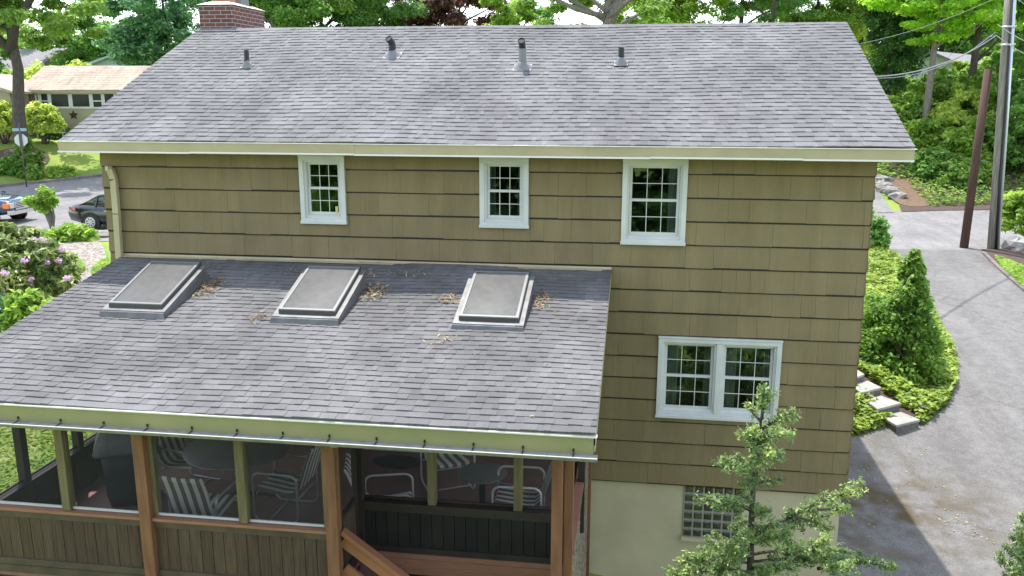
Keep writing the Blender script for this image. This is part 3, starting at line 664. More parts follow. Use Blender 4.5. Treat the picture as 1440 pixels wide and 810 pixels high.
window(*WIN[0], seed=1); window(*WIN[1], curtain=[(.04, .24), (.80, .97)], seed=2); window(*WIN[2], curtain=[(.76, .98)], seed=3); window(*WIN[3], units=2, curtain=[(.04, .30), (.80, .96)], seed=4)
# small yellow sticker on the first window's lower sash
b = MB(); b.box((-3.16, .0072, 3.66), (-3.125, .010, 3.755)); b.build('sticker', mat('yellow_sticker', (.65, .6, .25), .6), house)

def shingles(b, x0, x1, p_eave, p_ridge, seed, expo=.125, wav=.008):
    """shingle tabs on the slope from p_eave=(y,z) up to p_ridge=(y,z)"""
    rr = random.Random(seed); ya, za = p_eave; yb, zb = p_ridge; L_ = math.hypot(yb - ya, zb - za); uy, uz = (yb - ya) / L_, (zb - za) / L_
    ny_, nz_ = (-uz, uy) if uy > 0 else (uz, -uy)
    n = int(L_ / expo + .5); ex = L_ / n
    und = lambda x, s: wav * (math.sin(x * .9 + seed) + math.sin(x * 2.1 + s * 1.3)) 
    def pt(x, s, h): h += und(x, s) + .5 * wav; return (x, ya + uy * s + ny_ * h, za + uz * s + nz_ * h)
    for k in range(n):
        s0 = k * ex - (.0 if k else .012); s1 = min((k + 1) * ex + .05, L_)
        x = x0 - rr.uniform(0, .2); toggle = rr.random() < .5
        while x < x1:
            wd = rr.choice((.06, .08, .10, .13, .16, .20)); xa, xb = max(x, x0), min(x + wd, x1); x += wd; toggle = (not toggle) if rr.random() < .8 else toggle
            if xb - xa < .01: continue
            th = .0175 if toggle else .0115; sl_ = s0 + rr.uniform(-.002, .002)
            if not toggle and rr.random() < .5: sl_ += .004
            hi = .002
            b.add([pt(xa, sl_, 0), pt(xb, sl_, 0), pt(xb, sl_, th), pt(xa, sl_, th), pt(xb, s1, hi), pt(xa, s1, hi)], [(0, 1, 2, 3), (3, 2, 4, 5), (1, 4, 2), (0, 3, 5)])
OV = .307
b = MB(); shingles(b, XL - OV, XR + OV, (EY, EZ), (RY, RZ), 11)
FY = 2 * RY - EY; shingles(b, XL - OV, XR + OV, (FY, EZ), (RY, RZ), 12, .285)
roof = b.build('roof', M['shingle'], house, fix=False)
# ridge caps
b = MB(); x = XL - OV
while x < XR + OV:
    x2 = min(x + .30, XR + OV); h = .022
    b.add([(x, RY - .13, RZ - .13 * SL + .018), (x, RY, RZ + .022), (x, RY + .13, RZ - .13 * SL + .018), (x2, RY - .13, RZ - .13 * SL + .010), (x2, RY, RZ + .012), (x2, RY + .13, RZ - .13 * SL + .010)], [(0, 3, 4, 1), (1, 4, 5, 2)]); x += .15
b.build('ridge_cap', M['shingle'], roof, fix=False)
# roof deck (solid under the shingles)
b = MB(); b.prism([(EY, EZ - .022), (RY, RZ - .03), (FY, EZ - .022), (FY, EZ - .03), (RY, RZ - .12), (EY, EZ - .03)], 'x', XL - OV + .005, XR + OV - .005); b.build('roof_deck', M['trim_tan'], roof)
# rake boards, soffit, fascia, gutter
for x in (XL - OV + .002, XR + OV - .022):
    b = MB(); b.prism([(EY + .01, EZ - .03), (RY, RZ - .03), (FY - .01, EZ - .03), (FY - .01, EZ - .17), (RY, RZ - .20), (EY + .01, EZ - .17)], 'x', x, x + .02)
    b.build('rake_board', M['drip'], house)
b = MB(); b.box((XL - OV + .03, EY + .03, 4.472), (XR + OV - .03, -.04, 4.49)); b.build('soffit', M['trim_tan'], house); b = MB(); b.box((XL - OV + .03, DEP + .04, 4.472), (XR + OV - .03, FY - .03, 4.49)); b.build('soffit', M['trim_tan'], house)
b = MB(); rr = random.Random(5)
def gutter(b, bd, bl, x0, x1, y, zt, h, joints):
    cuts = [x0] + joints + [x1]
    for i, (a, c) in enumerate(zip(cuts[:-1], cuts[1:])):
        dz = .007 * (i % 2); dy = .006 * (i % 2)
        b.prism([(y + .03, zt - .012), (y - .03 - dy, zt - .012), (y - .022 - dy, zt - h * .35), (y - .008 - dy, zt - h + .022 + dz), (y + .03, zt - h + .022 + dz)], 'x', a, c)     # sloping face
        bl.prism([(y + .02, zt - h + .022 + dz), (y - .040 - dy, zt - h + .020 + dz), (y - .046 - dy, zt - h + dz), (y + .02, zt - h + dz)], 'x', a - .0, c)
    bd.prism([(y + .03, zt - .002), (y - .042, zt - .004), (y - .044, zt - .012), (y + .03, zt - .0115)], 'x', x0 - .02, x1 + .02)
bd = MB(); bl = MB(); gutter(b, bd, bl, XL - OV, XR + OV, EY - .0, EZ, .155, [-4.95, -2.7, 1.05, 2.85])
gt = b.build('gutter', M['trim_tan'], house); bd.build('drip_edge', M['drip'], gt); bl.build('gutter_lip', M['drip'], gt)
# downspout at the left corner
b = MB()
dq = [Vector(at_y(*q, -.10)) for q in ((146, 237), (155, 238), (160, 252), (164, 300), (168, 362))]
b.bar(dq[0] + Vector((0, .08, 0)), dq[1], .06, .07)
for q0, q1 in zip(dq[1:-1], dq[2:]): b.bar(q0, q1 + (q1 - q0).normalized() * .01, .085, .065, up=(0, 1, 0))
ds = b.build('downspout', M['trim_tan'], house)
# vents
def vent(x, y, h, r, elbow, mt='cast', col=None):
    z = EZ + SL * (y - EY)
    f = MB(); nrm = Vector((0, -SL, 1)).normalized()
    f.lathe([(r * 2.6, 0), (r * 2.4, .015), (r * 1.3, .05), (r * 1.1, .10), (r, .10)], (0, 0, 0), 20); f.box((-r * 2.4, -r * 2.4, -.006), (r * 2.4, r * 2.2, .006))
    me_o = f.build('vent_flashing', M['lead'], house); me_o.location = (x, y, z + .018); me_o.rotation_euler = (math.atan(SL), 0, 0)
    p = MB()
    if elbow:
        ax = Vector((elbow[0], elbow[1], .55)).normalized()
        p.tube([(0, 0, -.05), (0, 0, h * .62), Vector((0, 0, h * .75)) + ax * .02, Vector((0, 0, h * .75)) + ax * (h * .25 + .05)], [r, r, r, r], 16, cap=False)
        p.tube([Vector((0, 0, h * .75)) + ax * (h * .25 + .045), Vector((0, 0, h * .72)) + ax * .02], [r * .85, r * .8], 16, cap=True)
    else:
        p.tube([(0, 0, -.05), (0, 0, h)], r, 16, cap=False); p.tube([(0, 0, h - .002), (0, 0, h * .5)], r * .85, 16)
    q = p.build('vent_pipe', M[mt], house, fix=False); q.location = (x, y, z + .02)
    return q
vent(-5.20, 1.97, .24, .038, None); vent(-2.96, 2.36, .25, .055, (-.3, -.7)); vent(-.84, 1.88, .40, .050, (0, -.9), 'cast'); v3 = vent(-.84, 1.88, .27, .056, None, 'lead'); vent(.61, 2.03, .22, .042, None)
# chimney
b = MB(); b.box((-6.83, 3.70, 4.6), (-6.21, 5.05, 6.76)); ck = b.build('chimney', M['brick'], house)
b = MB(); b.hexa([(-6.86, 3.67, 6.762), (-6.18, 3.67, 6.762), (-6.18, 5.08, 6.762), (-6.86, 5.08, 6.762), (-6.70, 3.85, 6.83), (-6.34, 3.85, 6.83), (-6.34, 4.90, 6.83), (-6.70, 4.90, 6.83)]); b.build('chimney_crown', M['crown'], ck)
b = MB(); b.box((-6.66, 3.95, 6.831), (-6.40, 4.25, 7.05)); b.build('flue', M['flue'], ck)
b = MB(); b.box((-6.64, 4.45, 6.831), (-6.38, 4.78, 7.02)); b.box((-6.70, 4.40, 7.021), (-6.32, 4.83, 7.04)); b.build('flue_cap', M['lead'], ck)
# patio door seen through the porch
b = MB(); grid_frame(b, -2.95, -1.25, .26, 2.4, -.09, -.04, .07); b.box((-2.13, -.085, .33), (-2.06, -.045, 2.33)); pdor = b.build('patio_door', M['white_dull'], house)
b = MB(); b.box((-2.88, -.06, .33), (-1.32, -.05, 2.33)); b.build('pane', M['car_glass'], pdor)

# ------------------------------------------------------------------ screened porch
PXL, PXR, PT, PE, PY = -6.334, .605, 3.0, 2.267, -3.938
PS = (PT - PE) / (0 - PY); FL = .25
porch = empty('screened_porch', (0, 0, 0), 'screened back porch with grey shingle roof, skylights and orange brown posts', 'porch')
b = MB(); shingles(b, PXL, PXR, (PY, PE), (-.045, PT - .045 * PS), 21, .108)
prf = b.build('roof', M['shingle_porch'], porch, fix=False)
SKX = [-5.04, -2.88, -.72]
def roofz(y): return PT + PS * y
# deck with openings under the skylights
b = MB(); xsn = [PXL + .005]
for c in SKX: xsn += [c - .30, c + .30]
xsn.append(PXR - .005); ysn = [PY, -1.80, -1.05, -.05]
for i in range(len(xsn) - 1):
    for j in range(3):
        if i % 2 == 1 and j == 1: continue
        a, c, p, q = xsn[i], xsn[i + 1], ysn[j], ysn[j + 1]
        b.hexa([(a, p, roofz(p) - .10), (c, p, roofz(p) - .10), (c, q, roofz(q) - .10), (a, q, roofz(q) - .10), (a, p, roofz(p) - .022), (c, p, roofz(p) - .022), (c, q, roofz(q) - .022), (a, q, roofz(q) - .022)])
b.build('roof_deck', M['dark_wood'], prf)
b = MB(); b.add([(PXL, -.045, PT + .005), (PXR, -.045, PT + .005), (PXR, -.04, PT + .028), (PXL, -.04, PT + .028), (PXL, -.13, roofz(-.13) + .016), (PXR, -.13, roofz(-.13) + .016)], [(0, 1, 2, 3), (4, 5, 1, 0)]); b.build('wall_flashing', M['trim_tan'], prf, fix=False)
b = MB(); b.box((PXL, PY - .012, PE - .192), (PXR - .02, PY + .03, PE - .012)); fas = b.build('fascia', M['porch_trim'], porch)
b = MB(); b.prism([(PY + .02, PE - .0025), (PY - .03, PE - .008), (PY - .032, PE - .020), (PY + .02, PE - .011)], 'x', PXL - .01, PXR + .012); b.build('drip_edge', M['drip'], fas)
b = MB(); zt = PE - .155
b.prism([(PY - .0125, zt - .07), (PY - .085, zt - .07), (PY - .112, zt - .03), (PY - .107, zt - .026), (PY - .088, zt - .03), (PY - .0125, zt - .03)], 'x', PXL, PXR + .02); gtr = b.build('gutter', M['alu'], porch)
b = MB(); b.prism([(PY - .1135, zt - .0245), (PY - .1065, zt - .0245), (PY - .1065, zt - .0305), (PY - .1135, zt - .0305)], 'x', PXL, PXR + .02); b.build('gutter_lip', M['drip'], gtr)
x = PXL + .3; i = 0
while x < PXR:
    b = MB(); b.bar((x, PY - .0125, zt + .005), (x, PY - .022, zt + .005), .016, .03); b.bar((x, PY - .0125, zt - .022), (x, PY - .106, zt - .0275), .010, .004); b.build('gutter_hanger', M['black'], gtr); x += .46
# right rake trim of the porch roof
b = MB(); b.prism([(PY + .0, PE - .03), (-.05, PT - .03 - .05 * PS), (-.05, PT - .16 - .05 * PS), (PY + .0, PE - .16)], 'x', PXR - .018, PXR - .001); b.build('rake_board', M['trim_tan'], porch); b = MB(); b.prism([(PY + .0, PE - .03), (-.05, PT - .03 - .05 * PS), (-.05, PT - .16 - .05 * PS), (PY + .0, PE - .16)], 'x', PXL + .001, PXL + .018); b.build('rake_board', M['trim_tan'], porch)
# skylights
M['curb_metal'] = mat('curb_cladding', (.18, .182, .185), .5, metal=.2, var=(.125, .125, .122), scale=8)
M['frame_dark'] = mat('dark_bronze', (.07, .07, .065), .4)
M['frame_pale'] = mat('grey_frame', (.20, .205, .21), .35, metal=.3)
def skylight(cx):
    rz = lambda y, h: roofz(y) + h
    W = .40; y0, y1, h0, h1 = -1.98, -.90, .065, .215
    b = MB()   # curb: wedge, taller up the slope, back wall sloping down
    b.hexa([(cx - W, y0, rz(y0, -.01)), (cx + W, y0, rz(y0, -.01)), (cx + W, y1 + .10, rz(y1 + .10, -.01)), (cx - W, y1 + .10, rz(y1 + .10, -.01)), (cx - W + .012, y0 + .015, rz(y0, h0)), (cx + W - .012, y0 + .015, rz(y0, h0)), (cx + W - .012, y1, rz(y1, h1)), (cx - W + .012, y1, rz(y1, h1))])
    s = b.build('skylight', M['shingle_porch'], porch)
    b = MB()   # metal cladding: front lip and top rim
    hh = lambda y: h0 + (h1 - h0) * (y - y0) / (y1 - y0)
    b.hexa([(cx - W - .025, y0 - .025, rz(y0, .0)), (cx + W + .025, y0 - .025, rz(y0, .0)), (cx + W + .01, y0 - .001, rz(y0, .0)), (cx - W - .01, y0 - .001, rz(y0, .0)), (cx - W - .008, y0 - .008, rz(y0, h0 + .004)), (cx + W + .008, y0 - .008, rz(y0, h0 + .004)), (cx + W, y0 + .02, rz(y0, h0 + .006)), (cx - W, y0 + .02, rz(y0, h0 + .006))])
    t = .09
    def slab(xa, xb, ya, yb, lo, hi):
        b.hexa([(xa, ya, rz(ya, hh(ya) + lo)), (xb, ya, rz(ya, hh(ya) + lo)), (xb, yb, rz(yb, hh(yb) + lo)), (xa, yb, rz(yb, hh(yb) + lo)), (xa, ya, rz(ya, hh(ya) + hi)), (xb, ya, rz(ya, hh(ya) + hi)), (xb, yb, rz(yb, hh(yb) + hi)), (xa, yb, rz(yb, hh(yb) + hi))])
    slab(cx - W - .006, cx - W + t, y0 + .02, y1 + .004, -.05, .012); slab(cx + W - t, cx + W + .006, y0 + .02, y1 + .004, -.05, .012); slab(cx - W + t, cx + W - t, y0 + .02, y0 + .11, .0, .010); slab(cx - W + t, cx + W - t, y1 - .07, y1 + .004, .0, .010)
    b.build('curb_cladding', M['curb_metal'], s)
    b = MB(); g0, g1 = y0 + .075, y1 - .005; Wg = .345
    slab(cx - Wg, cx + Wg, g0, g0 + .03, .013, .062); slab(cx - Wg, cx + Wg, g1 - .03, g1, .013, .062); slab(cx - Wg, cx - Wg + .03, g0 + .03, g1 - .03, .013, .062); slab(cx + Wg - .03, cx + Wg, g0 + .03, g1 - .03, .013, .062)
    b.build('frame', M['frame_dark'], s)
    b = MB(); hi = .068
    for (xa, xb, ya, yb) in ((cx - Wg + .006, cx + Wg - .006, g0 + .006, g0 + .036), (cx - Wg + .006, cx + Wg - .006, g1 - .036, g1 - .004), (cx - Wg + .006, cx - Wg + .036, g0 + .036, g1 - .036), (cx + Wg - .036, cx + Wg - .006, g0 + .036, g1 - .036)): slab(xa, xb, ya, yb, .0625, hi)
    b.build('frame_rim', M['frame_pale'], s)
    b = MB(); n = 10   # pane, slightly domed
    vs_ = [];
    for i in range(n + 1):
        for j in range(n + 1):
            u, v = i / n, j / n; x = cx - Wg + .034 + (2 * Wg - .068) * u; y = g0 + .034 + (g1 - g0 - .068) * v
            vs_.append((x, y, rz(y, hh(y) + .060 + .012 * math.sin(math.pi * u) * math.sin(math.pi * v))))
    b.add(vs_, [(i * (n + 1) + j, (i + 1) * (n + 1) + j, (i + 1) * (n + 1) + j + 1, i * (n + 1) + j + 1) for i in range(n) for j in range(n)], 0, True); b.build('pane', M['skylight'], s, fix=False)
    b = MB(); slab(cx - Wg - .006, cx + Wg + .006, g1 + .001, g1 + .013, .02, .085); b.build('wind_deflector', M['frame_dark'], s)
for c in SKX: skylight(c)
# floor and frame
FY_, RX0, RX1, RYY = -3.62, -2.0, .27, -2.9
b = MB(); b.box((-6.1, RYY, FL - .12), (.33, -.06, FL)); b.box((-6.1, FY_, FL - .12), (RX0, RYY, FL)); b.build('floor', M['deck'], porch)
def post(x, y, z0, z1, wd, mt, dp=None): 
    p = MB(); d = dp or wd; p.box((x - wd / 2, y - d / 2, z0), (x + wd / 2, y + d / 2, z1)); return p.build('post', M[mt], porch, bevel=.006)
ZT = 2.11
for x in (-6.08, -4.02, -2.01): post(x, FY_ - .03, -1.0, ZT, .125, 'orange_wood', .13)
post(.24, FY_ - .03, -1.9, ZT, .105, 'orange_wood', .13); post(.345, FY_ + .05, -1.9, ZT, .09, 'orange_wood', .1)
for x in (-4.93, -2.965): post(x, FY_, .98, ZT, .095, 'olive_wood', .1)
for x in (-4.105, -3.935): post(x, FY_ + .02, .3, ZT, .05, 'olive_wood', .09)
for x in (-2.09,): post(x, FY_ + .02, .3, ZT, .05, 'olive_wood', .09)
post(RX0 + .02, RYY, .2, 2.3, .10, 'dark_wood')
for x in (-1.17, -.24): post(x, RYY - .0, .93, 2.25, .09, 'olive_wood', .1)
for y in (-2.75, -1.75, -.8): post(-6.12, y, .802, roofz(y) - .14, .10, 'dark_wood')
for y in (-.06,): post(.36, y - .08, -1.5, 2.85, .09, 'orange_wood')
post(.37, -1.9, .2, roofz(-1.9) - .14, .08, 'dark_wood')
b = MB()   # header beams
b.box((-6.14, FY_ - .07, ZT), (.38, FY_ + .07, ZT + .14)); b.prism([(FY_ + .07, ZT + .02), (-.06, roofz(-.06) - .24), (-.06, roofz(-.06) - .12), (FY_ + .07, roofz(FY_) - .12)], 'x', -6.16, -6.06); b.prism([(FY_ + .07, ZT + .02), (-.06, roofz(-.06) - .24), (-.06, roofz(-.06) - .12), (FY_ + .07, roofz(FY_) - .12)], 'x', .31, .39); b.box((RX0, RYY - .05, 2.25), (.33, RYY + .05, 2.37))
b.build('header_beam', M['dark_wood'], porch)
# rafters under the roof
b = MB(); x = -5.75
while x < .3:
    if min(abs(x - c) for c in SKX) > .33: b.prism([(FY_ + .08, roofz(FY_) - .22), (-.06, roofz(-.06) - .24), (-.06, roofz(-.06) - .105), (FY_ + .08, roofz(FY_ + .08) - .105)], 'x', x - .02, x + .02)
    x += .41
b.build('rafter', M['dark_wood'], porch)
M['trim_brown'] = mat('trim_brown', (.115, .082, .052), .8, var=(.075, .056, .038), scale=5)
def kneewall(p, q, ztop, zbot, mt, thick=.05, board=.125, capm='cap_wood', name='knee_wall'):
    """vertical boards along p->q with cap rail and bottom trim"""
    p, q = Vector(p), Vector(q); L_ = (q - p).length; d = (q - p) / L_; s = Vector((d.y, -d.x)); b = MB(); x = 0; rr = random.Random(3)
    while x < L_ - .01:
        x2 = min(x + board, L_); th = thick / 2 + rr.uniform(0, .004); a, c = p + d * (x + .002), p + d * (x2 - .004)
        vv = [a - s * thick / 2, c - s * thick / 2, c + s * th, a + s * th]
        b.hexa([(v.x, v.y, zbot) for v in vv] + [(v.x, v.y, ztop - .1) for v in vv]); x = x2
    k = b.build(name, M[mt], porch)
    b = MB(); b.bar((*p, ztop - .012), (*q, ztop - .012), .14, .03); b.build('cap_rail', M[capm], k)
    b = MB(); b.bar((*p, ztop - .045), (*q, ztop - .045), thick + .055, .035); b.bar((*p, ztop - .085), (*q, ztop - .085), thick + .035, .045); b.build('trim_board', M['dark_wood'] if mt in ('dark_wood', 'shaded_board') else M['trim_brown'], k)
    b = MB(); b.bar((*p, zbot + .03), (*q, zbot + .03), thick + .04, .08); b.build('base_board', M['trim_brown'] if mt == 'brown_board' else M['dark_wood'], k)
    return k
kneewall((-6.02, FY_), (-4.085, FY_), .97, .30, 'brown_board'); kneewall((-3.955, FY_), (-2.075, FY_), .97, .30, 'brown_board')
M['shaded_board'] = mat('shade_painted_board', (.020, .018, .014), .8, var=(.014, .012, .010), scale=5, island=.25)  # brown boards again, with the recess shade painted into their colour
k = kneewall((RX0 + .07, RYY), (.30, RYY), .95, .36, 'shaded_board', capm='dark_wood')
kneewall((-6.12, -3.5), (-6.12, -.1), .80, .2, 'dark_wood', capm='dark_wood')
b = MB(); b.box((.335, -3.5, -1.5), (.365, -.1, .80)); b.build('pebble_panel', M['pebble'], porch)
b = MB(); b.box((.30, -3.5, .81), (.40, -.1, .85)); b.build('cap_rail', M['cap_wood'], porch)
b = MB(); b.box((RX0 - .02, RYY - .06, .12), (.28, RYY - .0, .30)); b.box((RX0 + .07, RYY - .055, .302), (.28, RYY - .005, .36), 0); b.build('rim_board', M['cap_wood'], porch)
b = MB(); b.box((-6.02, FY_ - .045, .20), (-4.085, FY_ + .03, .295)); b.box((-3.955, FY_ - .045, .20), (-2.075, FY_ + .03, .295)); b.build('rim_board', M['trim_brown'], porch)
# stone skirt under the porch front
b = MB(); b.box((-6.1, FY_ + .04, -1.2), (-2.0, FY_ + .12, .19)); b.box((-2.0, RYY + .03, -1.6), (.33, RYY + .11, .11)); b.build('skirt', M['dark_wood'], porch)
# screens
def screen(p, q, z0, z1, zq=None):
    b = MB(); b.add([(p[0], p[1], z0), (q[0], q[1], z0), (q[0], q[1], zq or z1), (p[0], p[1], z1)], [(0, 1, 2, 3)]); b.build('screen', M['screen'], porch, fix=False)
    f = MB(); f.bar((*p, z0 + .012), (*q, z0 + .012), .02, .024); f.build('screen_bead', M['white_dull'] if q[1] == p[1] == FY_ else M['dark_wood'], porch)
for a, c in ((-6.02, -4.98), (-4.88, -4.13), (-3.91, -3.015), (-2.915, -2.115)): screen((a, FY_), (c, FY_), .985, ZT)
for a, c in ((RX0 + .08, -1.22), (-1.12, -.29), (-.19, .28)): screen((a, RYY + .02), (c, RYY + .02), .965, 2.25)
for a, c, z1, zq in ((-3.5, -2.8, 2.2, 2.3), (-2.7, -1.8, 2.3, 2.5), (-1.7, -.85, 2.5, 2.65), (-.75, -.1, 2.65, 2.75)): screen((-6.12, a), (-6.12, c), .82, z1, zq)
# screen door on the notch's side
b = MB(); x = RX0 + .0
b.box((x - .02, -3.53, .27), (x + .02, -3.45, 2.1)); b.box((x - .02, -3.04, .27), (x + .02, -2.97, 2.1)); b.box((x - .02, -3.45, .27), (x + .02, -3.04, .42)); b.box((x - .02, -3.45, .98), (x + .02, -3.04, 1.03)); b.box((x - .02, -3.45, 2.02), (x + .02, -3.04, 2.1)); sd = b.build('screen_door', M['dark_wood'], porch)
b = MB(); b.box((x - .008, -3.45, .42), (x + .008, -3.04, .98)); b.build('kick_panel', M['brown_board'], sd)
b = MB(); b.add([(x, -3.45, 1.03), (x, -3.04, 1.03), (x, -3.04, 2.02), (x, -3.45, 2.02)], [(0, 1, 2, 3)]); b.build('screen', M['screen'], sd, fix=False)
# entry stairs with orange railing
st = empty('porch_stairs', (RX0, FY_, 0), 'short wooden stairs with orange railing beside the screen door', 'stairs')
n = 6; run = .30; rise = .19
for i in range(n):
    b = MB(); x0 = .05 + (0 if i == 0 else .42 + run * (i - 1)); x1 = x0 + (.42 if i == 0 else run); z = .22 - rise * i
    b.box((x0, .06, z - .035), (x1 + .02, .66, z)); b.build('tread', M['deck'], st, bevel=.004)
b = MB()
for y in (.08, .62): b.bar((.05, y, .06), (.05 + .42 + run * 5, y, .06 - rise * 5 - .1), .04, .24)
b.build('stringer', M['rail_wood'], st)
ra = (.06, .01, .95); rb = (.06 + 1.9, .01, .95 - 1.9 * .74)
b = MB(); b.bar(ra, rb, .10, .045); b.build('handrail', M['rail_wood'], st, bevel=.005)
b = MB(); b.bar((.06, .01, .845), (1.96, .01, .845 - 1.9 * .74), .04, .12); b.bar((.06, .01, .52), (1.96, .01, .52 - 1.9 * .74), .04, .14); b.build('lower_rail', M['rail_wood'], st, bevel=.004)
b = MB(); b.box((1.90, -.04, -1.7), (1.99, .05, -.42)); b.build('newel_post', M['orange_wood'], st)
# green ovoid by the door head
o = MB(); o.lathe([(0.001, -.075), (.03, -.06), (.045, -.02), (.046, .02), (.032, .055), (.001, .075)], n=16)
go = o.build('hanging_ornament', mat('lime_ornament', (.28, .45, .06), .4), fix=False); go.location = (-1.93, FY_ - .06, 1.93); go.rotation_euler = (0, R(75), R(15)); tag(go, 'small lime green oval ornament hung beside the porch door post', 'ornament')

# ------------------------------------------------------------------ porch furniture
def chair(name, label, loc, rz, tube='steel', group='striped sling chairs on the porch'):
    root = empty(name, loc, label, 'chair', group, rz)      # faces +x in its own axes
    for sy in (-.28, .28):
        b = MB(); r_ = .014   # rounded rectangle side frame
        loop = []
        x0, x1, z0, z1, cr = -.28, .28, .014, .62, .09
        for (cx, cz, a0) in ((x1 - cr, z1 - cr, 0), (x0 + cr, z1 - cr, 90), (x0 + cr, z0 + cr, 180), (x1 - cr, z0 + cr, 270)):
            for k in range(6): a = R(a0 + 18 * k); loop.append((cx + cr * math.cos(a), sy, cz + cr * math.sin(a)))
        loop.append(loop[0]); loop.append(loop[1]); b.tube(loop, r_, 8, cap=False); b.build('side_frame', M[tube], root, fix=False)
    b = MB(); b.tube([(-.26, -.28, .30), (-.26, .28, .30)], .011, 8); b.tube([(.24, -.28, .36), (.24, .28, .36)], .011, 8); b.tube([(.1, -.28, .016), (.1, .28, .016)], .011, 8); b.build('cross_bar', M[tube], root, fix=False)
    prof = [(.27, .40), (.25, .425), (.1, .405), (-.1, .375), (-.2, .38), (-.26, .44), (-.31, .58), (-.36, .74), (-.42, .90), (-.455, .95), (-.47, .945)]
    b = MB(); n = len(prof); vs_ = []
    for (x, z) in prof:
        for k in range(9): y = -.245 + .49 * k / 8; vs_.append((x, y, z - .012 * math.cos((k - 4) / 4 * 1.57)))
    b.add(vs_, [(i * 9 + k, i * 9 + k + 1, (i + 1) * 9 + k + 1, (i + 1) * 9 + k) for i in range(n - 1) for k in range(8)], 0, True)
    o = b.build('sling', M['sling'], root, fix=False); md = o.modifiers.new('solid', 'SOLIDIFY'); md.thickness = .03
    return root
A = chair('patio_chair', 'silver framed striped chair at the left of the large round table', (-4.72, -1.55, FL), R(-12))
def chair_at(label, loc, rz, tube=None):
    c = copy_tree(A); c.location = loc; c.rotation_euler = (0, 0, R(rz)); c['label'] = label; return c
chair_at('silver framed striped chair with its back to the front screen', (-3.88, -2.72, FL), 88)
chair_at('silver framed striped chair side on at the right of the large table', (-3.22, -2.02, FL), 177)
B2 = chair('patio_chair', 'white framed striped chair near the door mat, behind the small table', (-1.42, -1.05, FL), R(-62), 'white_tube')
for lab, loc, rz in (('white framed striped chair beside the right orange post', (-.36, -1.95, FL), 182), ('white framed striped chair nearest the screen door, partly behind the wall', (-1.82, -2.38, FL), 15)):
    c = copy_tree(B2); c.location = loc; c.rotation_euler = (0, 0, R(rz)); c['label'] = lab
def round_table(label, loc, r, h, name='round_table'):
    t = empty(name, loc, label, 'table')
    b = MB(); b.lathe([(.001, h - .03), (r - .02, h - .03), (r, h - .02), (r, h - .006), (r - .012, h), (.001, h)], n=48); b.build('table_top', M['dark_top'], t)
    b = MB(); b.lathe([(.04, .03), (.035, h - .03)], n=16); b.build('pedestal', M['black'], t)
    for k in range(4):
        a = k * math.pi / 2 + .4; b = MB(); b.tube([(0, 0, .10), (r * .4 * math.cos(a), r * .4 * math.sin(a), .05), (r * .6 * math.cos(a), r * .6 * math.sin(a), .012)], [.02, .018, .014], 8); b.build('foot', M['black'], t)
    return t
round_table('large round dark dining table on the porch', (-3.90, -1.80, FL), .66, .72)
round_table('small round dark side table between the white framed chairs', (-.86, -1.62, FL), .30, .50)
# covered grill
gr = empty('covered_grill', (-5.28, -2.0, FL), 'barbecue grill under a dark grey cover in the porch corner', 'grill', rz=R(25))
def rect(cx, cy, hx, hy, z, n=6, j=0):
    rr = random.Random(int(z * 997) + j); pts = []
    for i in range(24):
        a = 2 * math.pi * i / 24; c, s = math.cos(a), math.sin(a); k = 1 / max(abs(c), abs(s)); k = 1 + (k - 1) * .75
        pts.append((cx + hx * c * k + rr.uniform(-.012, .012), cy + hy * s * k + rr.uniform(-.012, .012), z))
    return pts
b = MB(); b.loft([rect(0, 0, .24, .20, .02), rect(0, 0, .27, .22, .2), rect(0, 0, .27, .23, .5), rect(0, 0, .29, .25, .74)]); b.build('body_cover', M['tarp_dark'], gr)
b = MB(); b.loft([rect(.0, 0, .36, .30, .72), rect(0, 0, .37, .31, .76), rect(0, .02, .31, .26, .95), rect(0, .04, .22, .18, 1.12), rect(0, .05, .12, .10, 1.19)]); b.build('hood_cover', M['tarp'], gr)
# door mat
b = MB(); b.lathe([(.001, .0), (.34, .0), (.345, .006), (.34, .012), (.30, .014), (.001, .012)], n=32)
dm = b.build('door_mat', mat('mat', (.05, .05, .048), .95, var=(.08, .075, .07), scale=12)); dm.location = (-2.28, -.42, FL); dm.scale = (1.0, .62, 1); tag(dm, 'oval dark door mat in front of the patio door', 'mat')

# ------------------------------------------------------------------ things beyond the house
def spot(px, depth):
    p = at(px, 200, depth); return (float(p[0]), float(p[1]), float(G(p[0], p[1])))
def gp(px, py):
    p = on_ground(px, py); return (float(p[0]), float(p[1]), float(p[2]))
# stone steps up from the driveway
ss = empty('stone_steps', gp(1255, 585), 'flagstone garden steps climbing from the driveway through ground cover', 'steps')
base = np.array(ss.location)
for k, cs in enumerate([((1237, 584), (1261, 598), (1294, 590), (1267, 579)), ((1216, 562), (1234, 575), (1267, 566.5), (1239, 556)), ((1196, 540.5), (1211, 552), (1240, 544.5), (1220, 535)), ((1184, 523), (1196, 533), (1216, 526), (1203, 518))]):
    z = base[2] + .10 + .15 * k; top = [at_z(x, y, z) - base for x, y in cs]
    b = MB(); b.hexa([q - np.array((0, 0, .05)) for q in top] + [q for q in top]); s = b.build('step', M['stone'], ss, bevel=.008)
    c = sum(top) / 4; lo = [c + (q - c) * .96 for q in top]
    b = MB(); b.hexa([q - np.array((0, 0, .30)) for q in lo] + [q - np.array((0, 0, .0505)) for q in lo]); b.build('riser', M['stone_side'], s)
def path_light(label, p):
    t = empty('path_light', p, label, 'garden light', 'black path lights in the ground cover')
    b = MB(); b.lathe([(.018, -.1), (.018, .16)], n=10); b.build('stake', M['black'], t)
    b = MB(); b.lathe([(.001, .24), (.05, .235), (.085, .19), (.08, .15), (.03, .12), (.001, .12)], n=18); b.build('lamp_head', M['black'], t)
